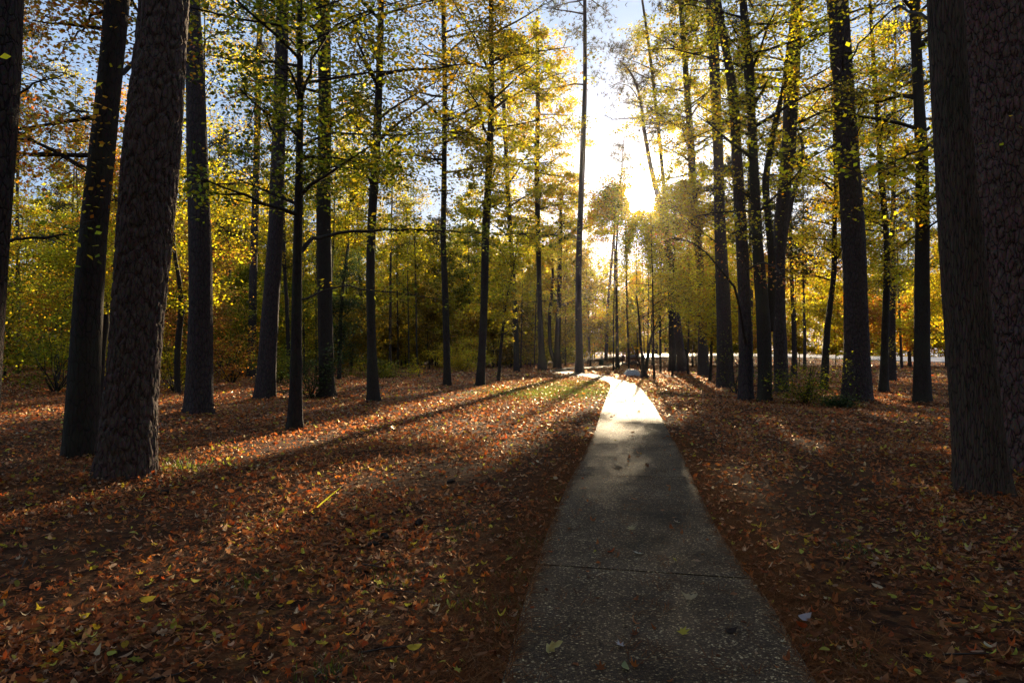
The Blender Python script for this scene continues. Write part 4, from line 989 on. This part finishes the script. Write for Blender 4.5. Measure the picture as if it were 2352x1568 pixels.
def strips(x, y, z, az, el, L, wd, r, col, bend=0.2):
    n = len(x); d = np.stack([np.cos(az) * np.cos(el), np.sin(az) * np.cos(el), np.sin(el)], 1)
    s_ = np.stack([-np.sin(az), np.cos(az), np.zeros(n)], 1)
    b = np.stack([x, y, z], 1); mid = b + d * (L * 0.5)[:, None] + s_ * (r.normal(0, bend, n) * L * 0.3)[:, None]; mid[:, 2] += 0.06 * L
    tip = b + d * L[:, None]; tip[:, 2] = np.maximum(tip[:, 2], z + 0.002)
    hw = s_ * (wd * 0.5)[:, None]
    V = np.stack([b - hw, b + hw, mid + hw, mid - hw, tip], 1).reshape(-1, 3); o_ = np.arange(n)[:, None] * 5
    return V, np.concatenate([o_ + np.array([0, 1, 2, 3])]), np.concatenate([o_ + np.array([3, 2, 4])]), np.repeat(col, 5, 0)
def straw(n, seed):
    r = np.random.default_rng(seed)
    y = 0.9 + 13 * r.uniform(0, 1, n) ** 1.5; side = r.uniform(0, 1, n)
    e = np.where(side < 0.5, pxL(y), pxR(y)); sg = np.where(side < 0.5, -1, 1)
    off = np.where(r.uniform(0, 1, n) < 0.90, np.abs(r.normal(0, 0.30, n)) - 0.03, r.uniform(-1.0, 0, n))
    # bundles: straw gathers in small heaps
    cl = r.integers(0, 500, n); cy_ = r.normal(0, 0.02, n)
    x = e + sg * off
    inn = (x > pxL(y)) & (x < pxR(y))
    hp = np.sin(x * 9 + y * 3) * np.sin(y * 7 - x * 4)
    k = ~inn | (hp > 0.25) | (off > -0.05); x, y, inn = x[k], y[k], inn[k]; n = len(x)
    z = ground_z(x, y) + np.where(inn, 0.047, 0.008) + r.uniform(0, 0.012, n) * np.where(inn, 0.3, 1)
    az = np.where(r.uniform(0, 1, n) < 0.5, r.normal(1.2, 0.6, n), r.uniform(0, 2 * PI, n))
    c = np.array([(0.15, 0.052, 0.018), (0.19, 0.070, 0.024), (0.09, 0.032, 0.014), (0.24, 0.11, 0.045)])[r.integers(0, 4, n)] * r.uniform(0.7, 1.2, (n, 1))
    return strips(x, y, z, az, r.normal(0.03, 0.06, n), r.uniform(0.07, 0.17, n), np.full(n, 0.0028), r, c)
mb = MB(); V, q_, t_, c = straw(60000, 11); mb.add(V, q_, t_, c); o = mb.build('pine_straw', M['straw'], smooth=False); o['kind'] = 'stuff'

r = np.random.default_rng(78); n = 42000; y = np.sqrt(r.uniform(1, 12 ** 2, n)); x = r.uniform(-1, 1, n) * (0.78 * y + 1.2)
ok = ~in_poly(PATHPOLY, x, y) | (r.uniform(0, 1, n) < 0.05); x, y = x[ok], y[ok]; n = len(x)
c = np.array([(0.15, 0.055, 0.022), (0.20, 0.08, 0.03), (0.26, 0.14, 0.07), (0.10, 0.05, 0.03)])[r.integers(0, 4, n)]
mb = MB(); V, q_, t_, c = strips(x, y, ground_z(x, y) + np.where(in_poly(PATHPOLY, x, y), 0.046, r.uniform(0.005, 0.03, n)), r.uniform(0, 2 * PI, n), r.normal(0.02, 0.12, n), r.uniform(0.06, 0.17, n), np.full(n, 0.003), r, c); mb.add(V, q_, t_, c); o = mb.build('scattered_needles', M['straw'], smooth=False); o['kind'] = 'stuff'
mb = MB()
for k in range(420):
    y0 = math.sqrt(r.uniform(2, 22 ** 2)); x0 = r.uniform(-1, 1) * (0.75 * y0 + 1)
    if in_poly(PATHPOLY, np.array([x0]), np.array([y0]))[0] and r.random() < 0.9: continue
    z0 = float(ground_z(np.array([x0]), np.array([y0]))[0]) + 0.03; a = r.uniform(0, 2 * PI); L = r.uniform(0.12, 0.55) ; dx, dy = math.cos(a) * L, math.sin(a) * L
    mb.tube(np.array([[x0, y0, z0], [x0 + dx * 0.5 + r.normal(0, 0.02), y0 + dy * 0.5 + r.normal(0, 0.02), z0 + r.uniform(0, 0.02)], [x0 + dx, y0 + dy, z0 + r.uniform(-0.01, 0.02)]]), [0.006, 0.004, 0.002], 5)
o = mb.build('fallen_twigs', M['twig']); o['kind'] = 'stuff'
mb = MB(); r = np.random.default_rng(77)
def tuft(xv, yv, rx, ry, n, L, col):
    g0 = G(xv, yv); x = g0[0] + r.normal(0, rx, n); y = g0[1] + r.normal(0, ry, n)
    ok = ~in_poly(PATHPOLY, x, y); x, y = x[ok], y[ok]; n = len(x)
    c = np.array(col) * r.uniform(0.6, 1.3, (n, 1)) * r.uniform(0.9, 1.1, (n, 3))
    V, q_, t_, cc = strips(x, y, ground_z(x, y), r.uniform(0, 2 * PI, n), r.uniform(0.5, 1.4, n), L * r.uniform(0.5, 1.2, n), np.full(n, 0.004 if L < 0.09 else 0.012), r, c, 0.4)
    mb.add(V, q_, t_, cc)
for (a, b_) in [(1085, 1215), (905, 1325), (560, 1345), (1070, 1380), (1182, 1395), (1205, 1330), (760, 1545), (1175, 1440), (1230, 1250), (1915, 1490), (1960, 1260), (1290, 1120)]:
    tuft(a, b_, 0.11, 0.11, 110, 0.055, (0.06, 0.09, 0.010))
for (a, b_, rx, ry, n) in [(1300, 897, 2.0, 3.5, 9000), (1345, 880, 1.6, 2.5, 5000), (1240, 905, 1.2, 2.0, 3500), (1960, 850, 9, 8, 7000), (1500, 838, 5, 6, 3000), (350, 1075, 0.5, 0.3, 300)]:
    tuft(a, b_, rx, ry, n, 0.11, (0.13, 0.17, 0.02))
o = mb.build('grass', M['grass'], smooth=False); o['kind'] = 'stuff'

# ------------------------------------------------------------------ single things on the ground
def lone_leaf(name, label, cat, xv, yv, size, tpl, col, curl, tiltv=0.25, seed=0, on_path=True, yaw=0.0, up=0.0):
    g0 = G(xv, yv); r = np.random.default_rng(seed + 900)
    z = float(ground_z(np.array([g0[0]]), np.array([g0[1]]))[0]) + (0.052 if on_path else 0.03)
    b = np.array([g0[0], g0[1], z])
    V, q_, t_ = tpl
    # subdivide towards the rim for a curled blade
    P = V.copy(); P[:, 2] = curl * (P[:, 0] ** 2 + 0.7 * P[:, 1] ** 2) + 0.15 * np.sin(P[:, 1] * 9) * abs(curl) * 0.3
    P *= size; P[:, 2] -= P[:, 2].min()
    Rm = rotmats(1, 0.0, r)[0]; ca, sa = math.cos(tiltv), math.sin(tiltv)
    T = np.array([[1, 0, 0], [0, ca, -sa], [0, sa, ca]])
    P = P @ T.T; cz, sz = math.cos(yaw), math.sin(yaw); P = P @ np.array([[cz, -sz, 0], [sz, cz, 0], [0, 0, 1]]).T
    P[:, 2] -= P[:, 2].min()
    col_ = np.repeat(np.array([col]), len(P), 0) * r.uniform(0.85, 1.1, (len(P), 1))
    tag(build(name, P, q_, t_, M['litter'], None, col_, loc=tuple(b)), label, cat)
lone_leaf('fallen_leaf', 'yellow curled leaf lying alone on the near path slab', 'leaf', 1566, 1473, 0.10, maple(), (0.50, 0.38, 0.05), 0.9, 0.25, 1)
lone_leaf('fallen_leaf', 'folded brown leaf standing up near the lower left edge of the path', 'leaf', 1258, 1516, 0.10, oak(), (0.42, 0.27, 0.10), 2.4, 0.9, 2, yaw=0.6)
lone_leaf('fallen_leaf', 'grey lavender leaf at the bottom of the path', 'leaf', 1426, 1504, 0.09, maple(), (0.40, 0.37, 0.42), 0.8, 0.2, 3, yaw=1.9)
lone_leaf('fallen_leaf', 'pale bluish leaf lying just beyond the dark path joint', 'leaf', 1470, 1286, 0.12, maple(), (0.46, 0.44, 0.48), 0.7, 0.15, 4, yaw=3.0)
lone_leaf('fallen_leaf', 'oblong green-grey leaf at the very bottom edge of the path', 'leaf', 1436, 1556, 0.085, oval(), (0.26, 0.30, 0.13), 0.6, 0.2, 5, yaw=1.5)
lone_leaf('fallen_leaf', 'tan pointed leaf on the right half of the near path slab', 'leaf', 1584, 1391, 0.11, oak(), (0.38, 0.28, 0.16), 1.2, 0.3, 6, yaw=-0.6)
lone_leaf('fallen_leaf', 'small tan leaf in the middle of the path well beyond the dark joint', 'leaf', 1448, 1227, 0.12, maple(), (0.40, 0.30, 0.15), 0.8, 0.2, 7, yaw=0.3)
lone_leaf('fallen_leaf', 'small pinkish-brown leaf right of centre beyond the dark joint', 'leaf', 1556, 1212, 0.10, maple(), (0.34, 0.22, 0.16), 0.8, 0.2, 8, yaw=2.2)
lone_leaf('fallen_leaf', 'broad grey leaf among yellow leaves right of the near path edge', 'leaf', 1846, 1432, 0.11, oval(), (0.42, 0.38, 0.42), 0.9, 0.3, 9, on_path=False, yaw=0.5)
lone_leaf('fallen_leaf', 'dark curled bark flake on the right of the near path slab', 'bark flake', 1678, 1470, 0.08, oval(), (0.03, 0.02, 0.018), 1.4, 0.1, 10)
lone_leaf('fallen_leaf', 'largest yellow leaf on the litter close left of the path at the bottom', 'leaf', 950, 1500, 0.085, oval(), (0.50, 0.36, 0.04), 0.9, 0.35, 11, on_path=False, yaw=0.2)
lone_leaf('fallen_leaf', 'bright orange-yellow leaf in the sunny patch at the lower left', 'leaf', 338, 1392, 0.10, oval(), (0.60, 0.34, 0.03), 0.9, 0.5, 12, on_path=False, yaw=0.3)

# glowing grass blade leaning out of the litter
b = G(715, 1176); mb = MB(); n = 12; t = np.linspace(0, 1, n)
tip = at(785, 1117, b[1] + 0.02); cl = b + np.outer(t, tip - b) + np.outer(np.sin(t * PI) * 0.012, [0.5, 0, 0.8]); hw = 0.008 * np.sin(np.clip(t * 0.9 + 0.12, 0, 1) * PI) ** 0.5
up = np.array([-0.55, -0.35, 0.75])
V = np.concatenate([cl - hw[:, None] * up, cl + np.array([0, -0.004, 0]), cl + hw[:, None] * up])
i = np.arange(n - 1); q_ = np.concatenate([np.stack([i, i + 1, i + 1 + n, i + n], 1), np.stack([i + n, i + n + 1, i + 1 + 2 * n, i + 2 * n], 1)])
o = build('grass_blade', V, q_, None, M['leaf'], None, np.tile(np.array([[0.50, 0.58, 0.02]]), (3 * n, 1)), origin=b, smooth=True, loc=tuple(b)); tag(o, 'long glowing yellow-green grass blade slanting over the litter left of the path', 'grass blade')

def pinecone(label, xv, yv, L, yaw, seed):
    r = np.random.default_rng(seed + 70); g0 = G(xv, yv); b = np.array([g0[0], g0[1], g0[2] + 0.035]); mb = MB()
    tpl_v = np.array([[0, -0.5, 0], [0, 0.5, 0], [0.8, 0.62, 0.15], [1.05, 0.0, 0.32], [0.8, -0.62, 0.15], [0.75, 0, 0.42]]); tq = np.array([[0, 1, 5], [1, 2, 5], [2, 3, 5], [3, 4, 5], [4, 0, 5], [0, 1, 2], [0, 2, 4], [2, 3, 4]])
    d = np.array([math.cos(yaw), math.sin(yaw), 0.1]); d /= np.linalg.norm(d); u = np.cross(d, [0, 0, 1]); u /= np.linalg.norm(u); w_ = np.cross(u, d)
    mb.tube(np.array([b - d * L * 0.48, b, b + d * L * 0.45]), [L * 0.16, L * 0.2, L * 0.05], 8)
    for k in range(64):
        t = (k + 0.5) / 64; a = k * 2.39996; rad = L * 0.30 * math.sin(PI * (0.16 + 0.80 * t)) ** 0.8
        out = math.cos(a) * u + math.sin(a) * w_; out2 = out * 0.85 + d * 0.5; out2 /= np.linalg.norm(out2); sd = np.cross(d, out); nn = np.cross(out2, sd)
        c = b + d * L * (t - 0.5) + out * rad * 0.35
        P = c + (tpl_v[:, :1] * out2 + tpl_v[:, 1:2] * sd * 0.5 - tpl_v[:, 2:] * nn * 0.5) * rad * 0.85
        mb.add(P, None, tq)
    o = mb.build('pine_cone', M['twig'], None, b, smooth=False, loc=tuple(b)); tag(o, label, 'pine cone')
pinecone('open pine cone in the litter nearest the left edge of the path', 1036, 1112, 0.11, 0.4, 1)
pinecone('dark pine cone half sunk in the litter left of the grass tuft', 962, 1209, 0.12, 1.4, 2)
pinecone('upper one of two neighbouring pine cones in the middle of the litter', 883, 1240, 0.10, 2.4, 3)
pinecone('lower one of two neighbouring pine cones in the middle of the litter', 858, 1259, 0.10, 0.1, 4)
pinecone('pine cone lying right of the foot of the big sunlit pine', 378, 1138, 0.11, 1.0, 5)

# concrete block with a sloping skirt beside the path
b = G(1454, 863); D = b[1]; wv = lambda px: px / F * D
th = thing('utility_block', 'low pale concrete block with sloping shoulders beside the path bend', 'concrete block', b)
W, Wt, Hh, Hs, Dp = wv(33), wv(22), wv(14.5), wv(6.5), 1.0
def frustum(mb, w0_, w1_, d0_, d1_, z0, z1, c, bev=0.03):
    def ring(w_, d_, z): 
        k = bev; x, y = w_ / 2, d_ / 2
        return [(c[0] + sx * (x - (k if a else 0)), c[1] + sy * (y - (0 if a else k)), z) for sx, sy, a in [(-1, -1, 0), (-1, -1, 1), (1, -1, 1), (1, -1, 0), (1, 1, 0), (1, 1, 1), (-1, 1, 1), (-1, 1, 0)]]
    v = np.array(ring(w0_, d0_, z0) + ring(w1_, d1_, z1)); i = np.arange(8); j = (i + 1) % 8
    mb.add(v, np.stack([i, j, j + 8, i + 8], 1), np.array([[8, 8 + k, 9 + k] for k in range(1, 7)]))
c = b + np.array([0, Dp / 2, 0])
mb = MB(); frustum(mb, W, W, Dp, Dp, b[2] - 0.1, b[2] + Hs, c); frustum(mb, W - 0.012, Wt, Dp - 0.012, Dp * 0.66, b[2] + Hs + 0.001, b[2] + Hh - 0.05, c); mb.build('base', M['slab'], th, b, smooth=False)
mb = MB(); frustum(mb, Wt + 0.06, Wt + 0.06, Dp * 0.66 + 0.06, Dp * 0.66 + 0.06, b[2] + Hh - 0.049, b[2] + Hh, c); mb.build('lid', M['slab'], th, b, smooth=False)
# litter bin
b = G(1381, 839); D = b[1]
th = thing('litter_bin', 'dark green round litter bin by the far stretch of path', 'bin', b)
mb = MB(); z = np.array([0, 0.02, 0.05, 0.4, 0.8, 0.86]); mb.tube(np.stack([np.full(6, b[0]), np.full(6, b[1]), b[2] + z], 1), [0.27, 0.3, 0.32, 0.34, 0.34, 0.33], 24); mb.build('drum', M['bin'], th, b)
mb = MB(); z = np.array([0.87, 0.90, 0.94, 1.0, 1.04, 1.05]); mb.tube(np.stack([np.full(6, b[0]), np.full(6, b[1]), b[2] + z], 1), [0.36, 0.37, 0.36, 0.28, 0.15, 0.01], 24); mb.build('lid', M['bin'], th, b)
mb = MB()
for k in range(16):
    a = k * PI / 8; mb.tube(np.array([[b[0] + 0.35 * math.cos(a), b[1] + 0.35 * math.sin(a), b[2] + zz] for zz in (0.05, 0.45, 0.85)]), [0.012] * 3, 5)
mb.build('slats', M['bin'], th, b)
# rocks in the far verge
def rock(label, xv, yv, s, seed):
    b = G(xv, yv); r = np.random.default_rng(seed); import bmesh
    bm = bmesh.new(); bmesh.ops.create_icosphere(bm, subdivisions=3, radius=1)
    for v in bm.verts:
        k = 1 + 0.28 * mnoise.noise(v.co * 1.3 + Vector((seed, 0, 0))) + 0.1 * mnoise.noise(v.co * 4); v.co = Vector((v.co.x * s[0] * k, v.co.y * s[1] * k, v.co.z * s[2] * k + s[2] * 0.6))
    me = bpy.data.meshes.new('boulder'); bm.to_mesh(me); bm.free(); me.materials.append(M['rock']); o = bpy.data.objects.new('boulder', me); C.objects.link(o); o.location = b; tag(o, label, 'boulder')
rock('dark rounded boulder in the sunny verge above the concrete block', 1456, 838, (0.75, 0.5, 0.42), 3)
rock('small boulder at the edge of the far path right of the walking person', 1437, 835, (0.3, 0.25, 0.14), 5)

# person walking on the far path: one continuous body, clothes and hair as children
b = G(1430, 836)
th = thing('person', 'person in dark clothes walking away on the far path', 'person', b)
def skin_body(name, joints_, edges_, mat, parent, root=0, sub=2):
    me = bpy.data.meshes.new(name); me.from_pydata([j[:3] for j in joints_], edges_, []); o = bpy.data.objects.new(name, me); C.objects.link(o); o.parent = parent
    m_ = o.modifiers.new('skin', 'SKIN'); m_.use_smooth_shade = True
    for i_, j_ in enumerate(joints_):
        sv = me.skin_vertices[0].data[i_]; rr = j_[3]; sv.radius = (rr if not isinstance(rr, tuple) else rr[0], rr if not isinstance(rr, tuple) else rr[1]); sv.use_root = (i_ == root)
    sb = o.modifiers.new('sub', 'SUBSURF'); sb.levels = sub; sb.render_levels = sub; me.materials.append(mat); return o
J = [(0, 0, 0.95, (0.15, 0.11)), (0, 0, 1.15, (0.14, 0.10)), (0, -0.01, 1.36, (0.18, 0.11)), (0, 0, 1.48, 0.06), (0, 0.01, 1.56, 0.07), (0, 0.02, 1.68, 0.095), (0, 0.02, 1.75, 0.06),
     (0.18, 0, 1.40, 0.06), (0.24, 0.02, 1.13, 0.045), (0.22, 0.14, 0.92, 0.035), (0.21, 0.19, 0.84, 0.03),
     (-0.18, 0, 1.40, 0.06), (-0.24, -0.04, 1.13, 0.045), (-0.23, 0.02, 0.90, 0.035), (-0.22, 0.05, 0.82, 0.03),
     (0.09, 0, 0.88, 0.085), (0.09, 0.10, 0.50, 0.06), (0.09, -0.02, 0.10, 0.045), (0.09, 0.12, 0.04, 0.04),
     (-0.09, 0, 0.88, 0.085), (-0.09, -0.02, 0.50, 0.06), (-0.09, -0.20, 0.14, 0.045), (-0.09, -0.12, 0.04, 0.04)]
E = [(0, 1), (1, 2), (2, 3), (3, 4), (4, 5), (5, 6), (2, 7), (7, 8), (8, 9), (9, 10), (2, 11), (11, 12), (12, 13), (13, 14), (0, 15), (15, 16), (16, 17), (17, 18), (0, 19), (19, 20), (20, 21), (21, 22)]
skin_body('body', J, E, M['skin'], th)
def grow(idx, d):
    out = []
    for k in idx:
        x, y, z, rr = J[k]; out.append((x, y, z, (rr[0] + d, rr[1] + d) if isinstance(rr, tuple) else rr + d))
    return out
def sub_edges(idx): 
    mp = {k: i_ for i_, k in enumerate(idx)}; return [(mp[a], mp[b_]) for a, b_ in E if a in mp and b_ in mp]
ix = [0, 1, 2, 7, 8, 9, 11, 12, 13]; skin_body('jacket', grow(ix, 0.022), sub_edges(ix), M['cloth'], th)
ix = [0, 15, 16, 17, 19, 20, 21]; skin_body('trousers', grow(ix, 0.016), sub_edges(ix), M['cloth'], th)
ix = [17, 18]; skin_body('shoe', grow(ix, 0.012), [(0, 1)], M['hair'], th); ix = [21, 22]; skin_body('shoe', grow(ix, 0.012), [(0, 1)], M['hair'], th)
skin_body('hair', [(0, 0.03, 1.66, 0.10), (0, 0.01, 1.76, 0.08)], [(0, 1)], M['hair'], th)
print('DONE', flush=True)
# thin scatter volume added to spread a glow around the low sun
hm, hn, hl = nt('glow_haze'); vs = hn.new('ShaderNodeVolumeScatter'); vs.inputs['Density'].default_value = 0.00006; vs.inputs['Anisotropy'].default_value = 0.88; vs.inputs['Color'].default_value = (1, 0.95, 0.86, 1)
ho = hn.new('ShaderNodeOutputMaterial'); hl.new(vs.outputs[0], ho.inputs['Volume'])
hb = MB(); X0, X1, Y0, Y1, Z0, Z1 = -260, 300, -60, 240, -2, 48
hb.add([(X0, Y0, Z0), (X1, Y0, Z0), (X1, Y1, Z0), (X0, Y1, Z0), (X0, Y0, Z1), (X1, Y0, Z1), (X1, Y1, Z1), (X0, Y1, Z1)], [[0, 3, 2, 1], [4, 5, 6, 7], [0, 1, 5, 4], [1, 2, 6, 5], [2, 3, 7, 6], [3, 0, 4, 7]])
o = hb.build('glow_haze', hm, smooth=False); o['kind'] = 'stuff'
# ------------------------------------------------------------------ camera, sky, sun
cam = bpy.data.objects.new('camera', bpy.data.cameras.new('camera')); C.objects.link(cam)
cam.data.sensor_width = 36; cam.data.lens = 36 * F / 2352; cam.data.clip_end = 6000; cam.data.clip_start = 0.05
cam.location = (0, 0, CAMH); cam.rotation_euler = (PI / 2 + PITCH, 0, 0); scene.camera = cam
w = bpy.data.worlds.new('World'); scene.world = w; w.use_nodes = True
wn, wl = w.node_tree.nodes, w.node_tree.links; wn.clear()
sky = wn.new('ShaderNodeTexSky'); sky.sky_type = 'NISHITA'; sky.sun_disc = False; sky.sun_elevation = SUN_EL; sky.sun_rotation = SUN_AZ
sky.dust_density = 1.2; sky.air_density = 1.0; sky.ozone_density = 1.5
bg = wn.new('ShaderNodeBackground'); bg.inputs['Strength'].default_value = 0.024
wl.new(sky.outputs[0], bg.inputs[0])
# sun glare added to the sky colour as a glow around the sun
tc = wn.new('ShaderNodeTexCoord'); dt = wn.new('ShaderNodeVectorMath'); dt.operation = 'DOT_PRODUCT'
nr = wn.new('ShaderNodeVectorMath'); nr.operation = 'NORMALIZE'; wl.new(tc.outputs['Generated'], nr.inputs[0])
dt.inputs[1].default_value = tuple(S); wl.new(nr.outputs[0], dt.inputs[0])
def mth(op, a, b=None):
    n_ = wn.new('ShaderNodeMath'); n_.operation = op
    if isinstance(a, float): n_.inputs[0].default_value = a
    else: wl.new(a, n_.inputs[0])
    if b is not None:
        if isinstance(b, float): n_.inputs[1].default_value = b
        else: wl.new(b, n_.inputs[1])
    return n_.outputs[0]
ang = mth('ARCCOSINE', mth('MINIMUM', dt.outputs['Value'], 0.9999999))
def lobe(amp, width): return mth('MULTIPLY', mth('EXPONENT', mth('MULTIPLY', ang, -1.0 / R(width))), float(amp))
tot = mth('ADD', mth('ADD', lobe(140.0, 0.55), lobe(1.0, 2.4)), lobe(0.22, 10.0))
bg2 = wn.new('ShaderNodeBackground'); bg2.inputs[0].default_value = (1.0, 0.98, 0.96, 1); wl.new(tot, bg2.inputs[1])
bg3 = wn.new('ShaderNodeBackground'); bg3.inputs[0].default_value = (0.47, 0.67, 1.0, 1); bg3.inputs[1].default_value = 0.80
ad3 = wn.new('ShaderNodeAddShader'); wl.new(bg3.outputs[0], ad3.inputs[0]); wl.new(bg2.outputs[0], ad3.inputs[1])
ad = wn.new('ShaderNodeAddShader'); wl.new(bg.outputs[0], ad.inputs[0]); wl.new(ad3.outputs[0], ad.inputs[1])
wo = wn.new('ShaderNodeOutputWorld'); wl.new(ad.outputs[0], wo.inputs[0])
sl = bpy.data.lights.new('sun', 'SUN'); sl.energy = 15.0; sl.angle = R(0.53); sl.color = (1.0, 0.77, 0.48)
so = bpy.data.objects.new('sun', sl); C.objects.link(so)
so.rotation_euler = Vector(tuple(S)).to_track_quat('Z', 'Y').to_euler()
so.location = (0, 0, 60)
scene.view_settings.view_transform = 'Standard'; scene.view_settings.look = 'None'; scene.view_settings.exposure = 0; scene.view_settings.gamma = 1
cy = scene.cycles
cy.use_denoising = True; cy.max_bounces = 5; cy.diffuse_bounces = 3; cy.glossy_bounces = 2; cy.transmission_bounces = 3; cy.transparent_max_bounces = 4
cy.sample_clamp_indirect = 4.0; cy.sample_clamp_direct = 0; cy.caustics_reflective = False; cy.caustics_refractive = False
cy.use_adaptive_sampling = True; cy.adaptive_threshold = 0.02
